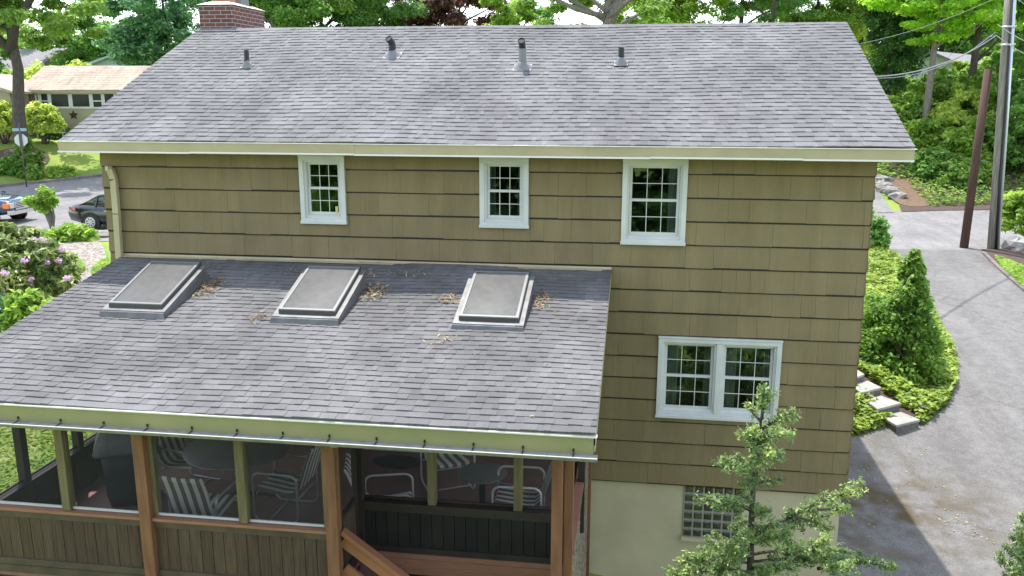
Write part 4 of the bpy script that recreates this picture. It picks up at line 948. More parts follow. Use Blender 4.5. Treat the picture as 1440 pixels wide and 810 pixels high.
path_light('black path light near the lowest stone step at the driveway edge', gp(1297, 586)); path_light('black path light in ground cover beside the upper steps', gp(1240, 535))
# ground patches
def pxpoly(pts): return [tuple(on_ground(*p)[:2]) for p in pts]
bed = [(3.95, 4.7)] + [on_ground(p, q)[:2] for p, q in ((1215, 612), (1250, 598), (1300, 598), (1330, 573))] + dl + [(6.2, 19.0), (4.3, 12), (3.95, 8)]
bed = [tuple(map(float, p)) for p in bed]
sheet('planting_bed', bed, M['mulch'], .05, .5, kind='structure')
def inside(poly, x, y):
    poly = np.array(poly); c = np.zeros(len(x), bool); j = len(poly) - 1
    for i in range(len(poly)):
        xi, yi = poly[i]; xj, yj = poly[j]
        c ^= ((yi > y) != (yj > y)) & (x < (xj - xi) * (y - yi) / (yj - yi + 1e-12) + xi); j = i
    return c
def scatter(name, poly, n, leaf, lm, h, aspect=1.6, up=1.2, kind='stuff', label=None, cat=None, dens=None, seed=3, lumps=0.0, avoid=None, grow=0):
    r = np.random.default_rng(seed); P2 = np.array(poly); x = r.uniform(P2[:, 0].min(), P2[:, 0].max(), n * 4); y = r.uniform(P2[:, 1].min(), P2[:, 1].max(), n * 4)
    k = inside(poly, x, y)
    if avoid: 
        for (ax, ay, ar) in avoid: k &= (x - ax) ** 2 + (y - ay) ** 2 > ar ** 2
    x, y = x[k][:n], y[k][:n]
    lm_ = 1 + lumps * (np.sin(x * 3.1 + 1) * np.sin(y * 2.7) + .6 * np.sin(x * 7.3) * np.sin(y * 8.1 + 2))
    z = G(x, y) + .03 + r.random(len(x)) * h * np.maximum(lm_, .15)
    nr = r.normal(size=(len(x), 3)) * .55; nr[:, 2] = np.abs(nr[:, 2]) + up
    o = link(name, leaf_mesh(name, np.c_[x, y, z], nr, leaf * (.6 + .8 * r.random(len(x))), aspect, r=r), LM[lm]); return tag(o, label, cat, kind=kind)
stp = [(float(q[0]), float(q[1]), .30) for q in (at_z(1266, 588, -1.2), at_z(1242, 566, -1.05), at_z(1220, 545, -.9), at_z(1203, 527, -.75))]
sidebed = [p for p in bed]
scatter('ground_cover', sidebed, 62000, .072, 'cover', .20, lumps=.5, avoid=stp, label='lime green ground cover filling the bed beside the driveway', cat='ground cover')
# left yard patches: gravel path, pale green patches
sheet('gravel_path', smooth_poly(pxpoly([(150, 345), (150, 400), (128, 470), (85, 480), (80, 420), (78, 375), (82, 338), (112, 326)])), M['gravel'], .03, .4, kind='structure')
lawn_l = [(-7, -4), (-12, -6), (-20, 0), (-20, 9), (-10, 9), (-6.7, 5)]
scatter('lawn_grass', [(-6.6, -6), (-11, -6), (-15, 0), (-15, 7), (-9, 7), (-6.8, 4)], 60000, .05, 'grass', .07, aspect=2.6, up=.7, lumps=.4, label='rough weedy lawn left of the porch', cat='grass')
scatter('lime_grass', smooth_poly(pxpoly([(128, 378), (157, 362), (157, 385), (150, 410), (132, 392)])), 5000, .06, 'lime', .10, label='bright lime ground cover along the house corner', cat='ground cover')
scatter('moss_patch', smooth_poly(pxpoly([(84, 372), (108, 366), (122, 378), (112, 388), (88, 384)])), 4000, .06, 'lime', .14, label='low lime mound in the gravel path', cat='ground cover')
# driveway's right verge
verge = [tuple(on_ground(p, q)[:2]) for p, q in ((1378, 352), (1440, 352), (1560, 356))] + [(19, 12), (14, 10)] + [tuple(map(float, q)) for q in dr[::-1]]
sheet('mulch_verge', [tuple(map(float, q)) for q in verge], M['mulch'], .045, .5, kind='structure')
scatter('verge_grass', pxpoly([(1398, 362), (1412, 368), (1440, 378), (1500, 395), (1500, 440), (1440, 410), (1412, 384)]), 9000, .05, 'lime', .10, aspect=2.4, label='bright grass on the verge right of the driveway', cat='grass')
b = MB(); strip(b, resample([on_ground(p, q)[:2] for p, q in ((1383, 358), (1397, 372), (1412, 386), (1428, 400), (1446, 415))], .6), .12, -.05, .10)
tag(b.build('timber_edging', M['kerb']), kind='structure')
# right street bank: leaf litter, stones
sheet('leaf_litter', smooth_poly(pxpoly([(1236, 252), (1262, 246), (1300, 262), (1320, 285), (1300, 293), (1268, 291), (1248, 276)])), M['leaf_litter'], .06, .5, kind='structure')
def rock(label, p, s, seed, group=None, mt='rock', name='rock'):
    r = np.random.default_rng(seed); b = MB(); rings = []
    for i in range(7):
        ph = -math.pi / 2 + math.pi * i / 6; rings.append([(s[0] * math.cos(ph) * math.cos(t) * (1 + .22 * r.normal()), s[1] * math.cos(ph) * math.sin(t) * (1 + .22 * r.normal()), s[2] * (math.sin(ph) + .5) * (1 + .1 * r.normal())) for t in np.linspace(0, 2 * math.pi, 12, endpoint=False)] if 0 < i < 6 else [(0, 0, s[2] * (math.sin(ph) + .5))] * 12)
    b.loft(rings, smooth=False, cap=False); o = b.build(name, M[mt]); o.location = p; return tag(o, label, 'rock', group)
for i, (px, py) in enumerate(((1236, 262), (1243, 266), (1249, 270), (1255, 274), (1262, 279), (1240, 257))):
    rock('pale boulder in the row edging the bank across the street', gp(px, py), (.36 + .08 * (i % 3), .30, .20 + .05 * (i % 2)), 40 + i, 'pale boulders along the far bank', 'rock', 'boulder')
rock('flat grey stone lying on the path behind the dark sedan', gp(146, 332), (.9, .45, .16), 60)
rock('pale grey boulder under the shrub at the right street edge', gp(1432, 352), (.55, .4, .34), 61, None, 'stone', 'boulder')
for i in range(5): pass
# fallen leaves on driveway
r = np.random.default_rng(9); pts = []
for (px, py, n, s) in ((1305, 690, 14, .35), (1255, 740, 20, .4), (1350, 740, 45, .22), (1385, 760, 14, .3), (1330, 640, 9, .6), (1420, 600, 10, .8), (1210, 680, 30, .3), (1240, 612, 60, .4), (1380, 480, 8, 1.0)):
    c = on_ground(px, py); q = c[:2] + r.normal(size=(n, 2)) * s; pts.append(q)
q = np.concatenate(pts); nr = r.normal(size=(len(q), 3)) * .25; nr[:, 2] = 1
P_ = np.c_[q, G(q[:, 0], q[:, 1]) + .045]
tag(link('fallen_leaves', leaf_mesh('fallen_leaves', P_, nr, .028 * (.3 + r.random(len(q))), 1.5, r=r), LM['straw']), 'dry fallen leaves scattered over the driveway', 'leaves', kind='stuff')
# debris on the porch roof beside skylights
pts = []
for (cx, cy, sx, sy, n) in ((-4.50, -1.05, .07, .16, 170), (-2.33, -1.02, .08, .14, 190), (-.20, -1.12, .06, .13, 130), (-1.32, -1.18, .09, .09, 110), (-3.1, -.45, .5, .06, 120), (-1.8, -.5, .5, .06, 90), (-5.2, -.4, .3, .05, 90), (-1.2, -2.3, .1, .06, 30), (-3.5, -1.9, .08, .08, 40), (-2.5, -1.4, 2.0, 1.0, 60)):
    x = cx + r.normal(size=n) * sx; y = np.minimum(cy + r.normal(size=n) * sy, -.1); pts.append(np.c_[x, y, PT + PS * y + .02 + r.random(n) * .025])
q = np.concatenate(pts); q = q[(q[:, 1] > PY) & (q[:, 0] < PXR - .02)]
nr = r.normal(size=(len(q), 3)) * .4; nr[:, 2] = 1
tag(link('roof_debris', leaf_mesh('roof_debris', q, nr, .014 * (.5 + r.random(len(q))), 4.0, r=r), LM['debris']), 'dry needles and leaves piled beside the skylights on the porch roof', 'debris', kind='stuff')

# ------------------------------------------------------------------ poles and wires
pb = gp(1395, 351); ptop = at_y(1418, 0, pb[1]); ptop = np.array(pb) + (ptop - np.array(pb)) * 1.15
up_ = empty('utility_pole', pb, 'tall grey wooden utility pole with metal conduit at the driveway mouth', 'utility pole')
ax = Vector(ptop) - Vector(pb)
b = MB(); b.tube([Vector((0, 0, -.4)), ax * .3, ax * .65, ax], [.145, .14, .13, .12], 16); b.build('pole_shaft', M['pole_grey'], up_)
b = MB(); o_ = Vector((.17, -.09, 0)); b.tube([o_ + Vector((0, 0, -.2)), o_ + ax * .5, o_ * .95 + ax], .05, 10); b.build('conduit', M['conduit'], up_)
b = MB(); o_ = Vector((.07, -.15, 0)); b.tube([o_ + Vector((0, 0, 0)), o_ + ax * .25 + Vector((-.03, 0, 0)), o_ + ax * .5, o_ * .9 + ax], .035, 8); b.build('cable', M['black'], up_)
b = MB()
for t in (.72, .78): b.tube([ax * t + Vector((-.2, -.15, 0)), ax * t + Vector((.25, -.15, .02))], .035, 8)
b.build('bracket', M['conduit'], up_)
lb = gp(1355, 349); lt = at_y(1390, 97, lb[1]); ax2 = Vector(lt) - Vector(lb)
lp = empty('leaning_pole', lb, 'brown leaning pole stub beside the grey utility pole', 'utility pole')
b = MB(); b.tube([Vector((0, 0, -.4)), ax2 * .5, ax2], [.145, .14, .13], 16); b.build('pole_shaft', M['pole_brown'], lp)
b = MB()
for t in (.33, .5): b.tube([ax2 * t + Vector((.13, -.1, 0)), ax2 * t + Vector((.26, -.16, 0))], .03, 8)
b.build('peg', M['lead'], lp)
def wire(name, label, p, q, sag, rad=.018, mt='wire', group='overhead wires at the utility pole', n=14, cat='wire'):
    p, q = Vector(p), Vector(q); b = MB(); b.tube([p.lerp(q, i / n) - Vector((0, 0, sag * 4 * (i / n) * (1 - i / n))) for i in range(n + 1)], rad, 6); return tag(b.build(name, M[mt], fix=False), label, cat, group)
A1 = Vector(at_y(1404, 50, pb[1])) + Vector((-.1, -.1, 0)); A2 = A1 + Vector((0, 0, .35))
wire('overhead_wire', 'thick pale service wire from the pole down behind the house roof', A1, at(1180, 106, 21), .45, .017)
wire('overhead_wire', 'thinner service wire just above the thick one', A1 + Vector((0, .1, .12)), at(1180, 104, 21), .6, .010)
wire('overhead_wire', 'thin wire highest across the right hand trees', at_y(1412, -8, pb[1]), at(1170, 68, 30), .25, .009)
wire('overhead_wire', 'thin steep guy wire falling left from the pole into the shrubs', at_y(1408, 4, pb[1]), gp(1262, 150), .1, .010)
wire('overhead_wire', 'upper of the two wires leaving the pole to the right', A2, at(1480, 72, 27), .1, .012)
wire('overhead_wire', 'lower of the two wires leaving the pole to the right', A1, at(1480, 92, 27), .1, .012)
wire('overhead_wire', 'wire at the top right corner beyond the pole', at_y(1420, -12, pb[1]), at(1480, 34, 27), .05, .012)
b = MB(); p0 = A1 + Vector((-.12, -.02, -.06)); p1 = Vector(at(1372, 70, 30.5)); ln = p1 - p0
b.tube([p0, p0 + ln * .06, p0 + ln * .45, p0 + ln * .5, p0 + ln * .55, p0 + ln * .94, p1], [.03, .10, .10, .05, .10, .09, .03], 12); tag(b.build('cable_closure', M['black']), 'black cable splice hanging on the wires left of the pole', 'cable splice')

# ------------------------------------------------------------------ cars
def car(name, label, loc, rz, kind, paint):
    root = empty(name, loc, label, 'car', None, rz)     # front towards +x
    P = mat(name + '_paint', paint, .25, metal=.3, coat=1)
    if kind == 'sedan': L_, W, zb, st_ = 4.75, .91, .24, [(-2.38, .62, .80, .78), (-2.30, .40, .96, .86), (-1.75, .26, 1.02, .90), (-.9, .22, 1.0, .91), (.6, .22, .96, .91), (1.2, .22, .93, .90), (1.9, .28, .84, .86), (2.25, .36, .72, .76), (2.37, .44, .62, .66)]
    else: L_, W, zb, st_ = 4.9, .97, .35, [(-2.42, .60, 1.10, .90), (-2.3, .45, 1.16, .95), (-1.5, .35, 1.18, .97), (.3, .34, 1.16, .97), (.9, .34, 1.18, .96), (1.6, .38, 1.12, .94), (2.2, .46, 1.04, .90), (2.38, .52, .98, .86), (2.42, .56, .92, .82)]
    b = MB(); rings = []
    for x, z0, z1, hw in st_:
        rings.append([(x, -hw * .9, z0), (x, hw * .9, z0), (x, hw, z0 + (z1 - z0) * .3), (x, hw * .985, z0 + (z1 - z0) * .7), (x, hw * .9, z1 - .02), (x, hw * .6, z1), (x, -hw * .6, z1), (x, -hw * .9, z1 - .02), (x, -hw * .985, z0 + (z1 - z0) * .7), (x, -hw, z0 + (z1 - z0) * .3)])
    b.loft(rings); b.build('body', P, root)
    if kind == 'sedan': cab = [(-1.95, .99, .74, .98, .70), (-1.15, .98, .82, 1.40, .60), (-.5, .98, .84, 1.46, .62), (.35, .95, .84, 1.43, .60), (1.25, .92, .80, .96, .70)]
    else: cab = [(-2.35, 1.15, .86, 1.5, .72), (-2.1, 1.15, .88, 1.78, .70), (-1, 1.15, .90, 1.83, .72), (.15, 1.15, .90, 1.80, .70), (1.0, 1.15, .86, 1.20, .78)]
    b = MB(); rings = [[(x, -w0, z0), (x, w0, z0), (x, w1 + .02, z1 - .06), (x, w1 - .08, z1), (x, -w1 + .08, z1), (x, -w1 - .02, z1 - .06)] for x, z0, w0, z1, w1 in cab]; b.loft(rings); b.build('window', M['car_glass'], root)
    b = MB()
    for i in range(len(cab) - 1):
        for s in (-1, 1):
            a, c = cab[i], cab[i + 1]; b.bar((a[0], s * (a[4] + .012), a[3] - .05), (c[0], s * (c[4] + .012), c[3] - .05), .05, .06)
    for i in range(1, len(cab) - 1):
        a = cab[i]
        for s in (-1, 1): b.bar((a[0], s * (a[2] + .005), a[1]), (a[0], s * (a[4] + .022), a[3] - .05), .05, .07, up=(1, 0, 0))
    for i in range(1, len(cab) - 2):
        a, c = cab[i], cab[i + 1]; b.hexa([(a[0], -a[4] + .02, a[3] - .01), (c[0], -c[4] + .02, c[3] - .01), (c[0], c[4] - .02, c[3] - .01), (a[0], a[4] - .02, a[3] - .01), (a[0], -a[4] + .06, a[3] + .015), (c[0], -c[4] + .06, c[3] + .015), (c[0], c[4] - .06, c[3] + .015), (a[0], a[4] - .06, a[3] + .015)])
    b.build('roof', P, root)
    rw = .33 if kind == 'sedan' else .37; wx = (-1.38, 1.40) if kind == 'sedan' else (-1.42, 1.48)
    for x in wx:
        for s in (-1, 1):
            y = s * (W - .10); b = MB(); b.lathe([(rw + .07, -.01), (rw + .07, .115)], n=28); b.lathe([(.02, .112), (rw + .07, .115)], n=28); wa = b.build('wheel_arch', M['black'], root, fix=False); wa.location = (x, y, rw + .01); wa.rotation_euler = (R(-90 * s), 0, 0)
            b = MB(); b.lathe([(rw * .62, .13), (rw * .93, .14), (rw, .10), (rw, -.08), (rw * .9, -.1)], n=28); wh = b.build('wheel', M['black'], root, fix=False); wh.location = (x, y, rw); wh.rotation_euler = (R(-90 * s), 0, 0)
            b = MB(); b.lathe([(.02, .10), (rw * .64, .115)], n=28, mi=1); b.lathe([(rw * .52, .132), (rw * .64, .137), (rw * .66, .12)], n=28); b.lathe([(.001, .14), (.07, .135), (.08, .11)], n=16)
            for k in range(8): a = k * math.pi / 4; b.bar((.05 * math.cos(a), .05 * math.sin(a), .130), (rw * .56 * math.cos(a), rw * .56 * math.sin(a), .128), .055, .02)
            b.build('rim', [M['rim'], M['black']], wh, fix=False)
    for s in (-1, 1):
        if kind == 'sedan':
            b = MB(); b.hexa([(-2.37, s * .50, .72), (-2.0, s * .885, .76), (-2.02, s * .87, .76), (-2.33, s * .5, .72), (-2.345, s * .50, .93), (-1.98, s * .895, .93), (-2.0, s * .87, .93), (-2.30, s * .5, .93)]); b.loft([[(-2.36, s * .78, .74), (-2.0, s * .915, .78), (-1.98, s * .905, .94), (-2.32, s * .80, .94)], [(-2.3, s * .70, .74), (-2.0, s * .85, .78), (-2.0, s * .84, .94), (-2.28, s * .7, .94)]], smooth=False); b.build('tail_lamp', M['lamp_red'], root)
            b = MB(); b.hexa([(2.0, s * .55, .62), (2.30, s * .60, .58), (2.2, s * .80, .60), (1.9, s * .86, .66), (2.0, s * .55, .76), (2.28, s * .6, .70), (2.18, s * .79, .72), (1.88, s * .85, .80)]); b.build('headlight', M['lamp_clear'], root)
            for x in (-.75, .35): b = MB(); b.bar((x, s * .915, .80), (x + .2, s * .915, .80), .03, .03); b.build('handle', M['chrome'], root)
        else:
            b = MB(); b.box((2.2, min(s * .56, s * .84), .72), (2.435, max(s * .56, s * .84), .95)); b.build('headlight', M['lamp_clear'], root, bevel=.02)
            b = MB(); b.box((2.10, min(s * .845, s * .91), .72), (2.38, max(s * .845, s * .91), .93)); b.build('turn_signal', M['lamp_amber'], root, bevel=.01)
            b = MB(); b.box((-2.44, min(s * .7, s * .9), .8), (-2.3, max(s * .7, s * .9), 1.1)); b.build('tail_lamp', M['lamp_red'], root)
    if kind != 'sedan':
        b = MB(); b.box((2.40, -.54, .66), (2.435, .54, .96)); g = b.build('grille', M['black'], root)
        b = MB()
        for z in (.69, .76, .83, .90): b.box((2.436, -.52, z - .018), (2.465, .52, z + .018))
        grid_frame_x(b, 2.436, 2.47, -.56, .56, .64, .97, .03); b.build('grille_bar', M['chrome'], g)
        b = MB(); b.loft([[(2.30, -.92, .42), (2.3, .92, .42), (2.3, .93, .63), (2.3, -.93, .63)], [(2.52, -.78, .44), (2.52, .78, .44), (2.52, .78, .62), (2.52, -.78, .62)]], smooth=False); b.build('bumper', M['chrome'], root, bevel=.02)
        b = MB()
        for s in (-1, 1): b.box((.75, min(s * .93, s * 1.12), 1.12), (.9, max(s * .93, s * 1.12), 1.28))
        b.build('mirror', P, root, bevel=.02)
    else:
        b = MB(); b.box((-2.42, -.26, .52), (-2.395, .26, .64)); b.build('number_plate', M['white_dull'], root)
    return root
def grid_frame_x(b, x0, x1, y0, y1, z0, z1, t):
    b.box((x0, y0, z0), (x1, y1, z0 + t)); b.box((x0, y0, z1 - t), (x1, y1, z1)); b.box((x0, y0, z0 + t), (x1, y0 + t, z1 - t)); b.box((x0, y1 - t, z0 + t), (x1, y1, z1 - t))
cw_ = on_ground(130, 325); car('sedan_car', 'dark green sedan parked at the street by the house corner', (float(cw_[0]) + 1.38, float(cw_[1]) + .85, float(G(cw_[0] + 1, cw_[1] + .8)) + .03), R(2), 'sedan', (.018, .028, .028))
cs_ = on_ground(6, 318); car('sport_utility_car', 'dark blue sport utility car with chrome grille at the left edge', (float(cs_[0]) - 2.2, float(cs_[1]) + .9, float(G(cs_[0] - 1.8, cs_[1] + .8)) + .03), R(3), 'suv', (.03, .055, .11))

# ------------------------------------------------------------------ neighbour's house and others far off
def local(px, py, d, rz):
    o = at(px, py, d); return o
nb = at(100, 190, 58); nbz = 2.1
nh = empty('ranch_house', (float(nb[0]), float(nb[1]), nbz), 'beige ranch house with pinkish tan roof across the street', 'house', rz=R(8.2))
k_ = 58 / 1213.3
u0, u1 = (47 - 100) * k_, (196 - 100) * k_; ze, zr = 5.38 - nbz, 7.0 - nbz
b = MB(); b.box((u0, 0, -1.2), (u1 - .5, 7, ze - .1)); b.prism([(0, ze - .1), (3.2, zr - .15), (7, ze - .1)], 'x', u1 - .7, u1 - .5); b.box((u0 - 5.5, -2.2, -1.5), (u0 - .001, 6, ze - .12)); b.build('wall', M['beige_wall'], nh)
b = MB(); b.box((u0 + .002, -.02, ze - 1.75), (u0 + .75, -.001, ze - .12)); b.build('corner_panel', M['taupe_wall'], nh)
b = MB(); shingles(b, u0 - .4, u1, (-.55, ze - .02), (3.2, zr), 31, .3, .01); shingles(b, u0 - .4, u1, (6.95, ze - .02), (3.2, zr), 32, .6, .01)
rf = b.build('roof', M['tan_roof'], nh, fix=False)
b = MB(); b.prism([(-.55, ze - .03), (3.2, zr - .02), (6.95, ze - .03), (6.95, ze - .2), (3.2, zr - .25), (-.55, ze - .2)], 'x', u0 - .35, u1 - .02); b.build('fascia', M['beige_wall'], rf)
wl0 = u0 - 5.5; hg = .72   # gable wing: ridge to the left, its right rake falling towards the main wing
b = MB(); xr_, zr2 = u0 - 3.0, ze + .92
b.prism([(u0 + .55, ze - .28), (u0 + .55, ze - .12), (xr_, zr2 + .12), (wl0 - .4, ze - .12), (wl0 - .4, ze - .28), (xr_, zr2 - .06)], 'y', -2.7, 3.5); wr_ = b.build('gable_roof', M['tan_roof'], nh)
b = MB(); b.prism([(u0 - .02, ze - .125), (xr_, zr2 - .07), (wl0, ze - .125)], 'y', -2.2, -2.0); b.build('gable_wall', M['beige_wall'], nh)
def far_window(x0, x1, z0, z1, y, parent, nv=1, t=.1):
    f = MB(); grid_frame(f, x0, x1, z0, z1, y - .05, y + .02, t)
    for i in range(1, nv): xm = x0 + (x1 - x0) * i / nv; f.box((xm - t / 2, y - .045, z0 + t), (xm + t / 2, y + .02, z1 - t))
    f = f.build('window', M['white'], parent); g = MB(); g.box((x0 + .05, y - .02, z0 + .05), (x1 - .05, y - .01, z1 - .05)); g.build('pane', M['far_glass'], f)
X_ = lambda px: (px - 100) * k_
Z_ = lambda py: 5.28 + (129.5 - py) * k_ - nbz
for a, c, n in ((56, 62, 1), (62.5, 75.5, 1), (75.8, 104.6, 1), (105, 133.6, 1), (134, 150, 1), (150.4, 168, 1)): far_window(X_(a), X_(c), Z_(153), Z_(131), -.001, nh, n, .12 if c - a > 20 else .1)
b = MB()
for a, c in ((63, 75), (135, 149)): b.box((X_(a), -.06, Z_(143.5)), (X_(c), -.02, Z_(142)))
b.build('sash', M['white'], nh)
far_window(X_(-4), X_(6.5), Z_(151), Z_(128), -2.201, nh); far_window(X_(7), X_(17), Z_(151), Z_(128), -2.201, nh); far_window(X_(-6), X_(6), Z_(192), Z_(174), -2.201, nh); far_window(X_(6.5), X_(20), Z_(192), Z_(174), -2.201, nh)
# rusty star ornament on the wall
b = MB(); pts = []
for i in range(10): a = math.pi / 2 + i * math.pi / 5; rr_ = .34 if i % 2 == 0 else .15; pts.append((rr_ * math.cos(a), 0, rr_ * math.sin(a)))
b.add(pts + [(0, -.10, 0), (0, .02, 0)], [(i, (i + 1) % 10, 10) for i in range(10)] + [((i + 1) % 10, i, 11) for i in range(10)]); s_ = b.build('wall_star', M['rust'], nh); s_.location = (X_(107), -.05, Z_(162))
# bench in front
bn = at(72, 186, 56.5); bench = empty('garden_bench', (float(bn[0]), float(bn[1]), float(bn[2]) - .45), 'pale blue bench in front of the ranch house planting', 'bench', rz=R(8.2))
M['bench'] = mat('bench_paint', (.42, .5, .55), .5)
b = MB(); b.box((-.9, -.2, .4), (.9, .25, .46)); b.build('seat', M['bench'], bench)
b = MB(); b.box((-.9, .25, .8), (.9, .29, .88)); [b.box((-.88 + i * .2, .26, .46), (-.80 + i * .2, .285, .8)) for i in range(9)]; b.build('backrest', M['bench'], bench)
for x in (-.85, .79): b = MB(); b.box((x, -.18, -.3), (x + .06, -.12, .4)); b.box((x, .2, -.3), (x + .06, .26, .4)); b.build('leg', M['bench'], bench)
# stop sign seen from the back, with street name blade
sg = gp(31, 238) if False else None
sp_ = at(31, 214, 48.5); sgz = float(G(sp_[0], sp_[1])); sgn = empty('stop_sign', (float(sp_[0]), float(sp_[1]), sgz), 'grey back of a stop sign with street name blade by the big trunk', 'sign', rz=R(20))
zc = float(at(31, 197, 48.5)[2]) - sgz
b = MB(); b.tube([(0, .03, -.3), (0, .03, zc + .95)], .035, 8); b.build('post', M['frame_dark'], sgn)
b = MB(); pts = [(.36 * math.cos(R(22.5 + 45 * i)), zc + .36 * math.sin(R(22.5 + 45 * i)) * 1.0) for i in range(8)]; b.prism(pts, 'y', .07, .085); b.build('sign_plate', M['sign_back'], sgn)
b = MB(); b.box((-.36, .02, zc + .50), (.36, .035, zc + .66)); b.build('name_blade', M['sign_green'], sgn)
b = MB(); b.box((-.07, .0, zc - .4), (.07, .069, zc + .4)); b.build('bracket', M['frame_dark'], sgn)
# other houses glimpsed between trees
def far_house(label, px, d, wd, dp, zt, h, rz, wall, roofm, gable=True, z0=None):
    p = at(px, 150, d); z0 = float(G(p[0], p[1])) if z0 is None else z0
    t = empty('distant_house', (float(p[0]), float(p[1]), z0), label, 'house', rz=R(rz)); H = zt - z0
    b = MB(); b.box((-wd / 2, -dp / 2, -1), (wd / 2, dp / 2, H)); b.prism([(-wd / 2 + .02, H), (0, H + h - .1), (wd / 2 - .02, H)], 'y', -dp / 2 + .02, dp / 2 - .02); b.build('wall', wall, t)
    b = MB(); b.prism([(-wd / 2 - .5, H - .3), (-wd / 2 - .5, H - .1), (0, H + h + .15), (wd / 2 + .5, H - .1), (wd / 2 + .5, H - .3), (0, H + h)], 'y', -dp / 2 - .5, dp / 2 + .5); b.build('roof', roofm, t)
    for i in (-1, 1): far_window(i * wd / 4 - .5, i * wd / 4 + .5, H - 1.9, H - .6, -dp / 2 - .001, t)
    b = MB(); b.tube([(0, -dp / 2 + .02, H + h * .45), (0, -dp / 2 - .04, H + h * .45)], .3, 12); b.build('gable_vent', M['frame_dark'], t)
    return t
far_house('pale blue grey gabled house behind the ranch house', 200, 84, 7, 9, 7.4, 1.15, 10, M['blue_wall'], M['blue_wall'])
far_house('dark grey roofed house half hidden by hedges behind the ranch roof', 62, 92, 10, 8, 6.9, 2.6, 75, M['beige_wall'], M['grey_roof'])
far_house('white house glimpsed through the trunks on the right bank', 1330, 66, 9, 8, 6.0, 2.0, -35, M['white_wall'], M['grey_roof'])

# ------------------------------------------------------------------ near plants
def conifer(name, label, loc, trunk, tr, boughs, lm, seed, needle=.030, per=470, cat='tree', group=None):
    """trunk: list of points (world); boughs: (start point, tip point, radius)"""
    r = np.random.default_rng(seed); rr = random.Random(seed); root = empty(name, loc, label, cat, group); o = Vector(loc)
    b = MB(); n = len(trunk); b.tube([Vector(t) - o for t in trunk], [tr * (1 - .85 * i / (n - 1)) for i in range(n)], 8)
    P, N_ = [], []
    for (s, t, rad) in boughs:
        s, t = Vector(s) - o, Vector(t) - o; pts = bez(s, t, .18, 6, rr); b.tube(pts, [tr * .30 * (1 - k / 7) + .003 for k in range(7)], 6)
        ln = (t - s).length; ntw = max(5, int(9 * ln / .35) + int(rad * 30))
        for k in range(ntw):
            f = .25 + .8 * k / ntw; i = min(int(f * 6), 5); base_ = pts[i].lerp(pts[min(i + 1, 6)], f * 6 - i)
            dr = Vector((rr.gauss(0, 1), rr.gauss(0, 1), rr.gauss(.1, .55))).normalized() * .6 + (t - s).normalized() * .7
            tl = rad * rr.uniform(.5, 1.25) * (1.15 - .35 * f); tip = base_ + dr.normalized() * tl + Vector((0, 0, -.08 * tl)); b.tube([base_, tip], [.0055, .002], 4, cap=False)
            m_ = int(per * tl * .50); q = r.random(m_) ** .8; d_ = np.array(tip - base_)
            c = np.array(base_) + d_ * q[:, None] + r.normal(size=(m_, 3)) * (.030 * (1.15 - .6 * q))[:, None]
            P.append(c); nn = r.normal(size=(m_, 3)) * .8; nn[:, 2] += .8; N_.append(nn)
    P = np.concatenate(P); N_ = np.concatenate(N_)
    link('foliage', leaf_mesh('foliage', P, N_, needle * (.55 + .9 * r.random(len(P))) * .62, 2.6, r=r), LM[lm], root); b.build('trunk', M['bark'], root, fix=False)
    return root
ty = -2.5
tp = [at_y(px, py, ty) for px, py in ((1050, 905), (1055, 820), (1056, 750), (1059, 690), (1063, 645), (1069, 600), (1076, 548))]
tbase = np.array((tp[0][0], ty, float(G(tp[0][0], ty))))
trunk = [tbase] + tp[0:]
def bough(a, bpx, dy, rad):
    rad *= 1.05
    s = at_y(*a, ty); t = at_y(*bpx, ty + dy); return (s, t, rad)
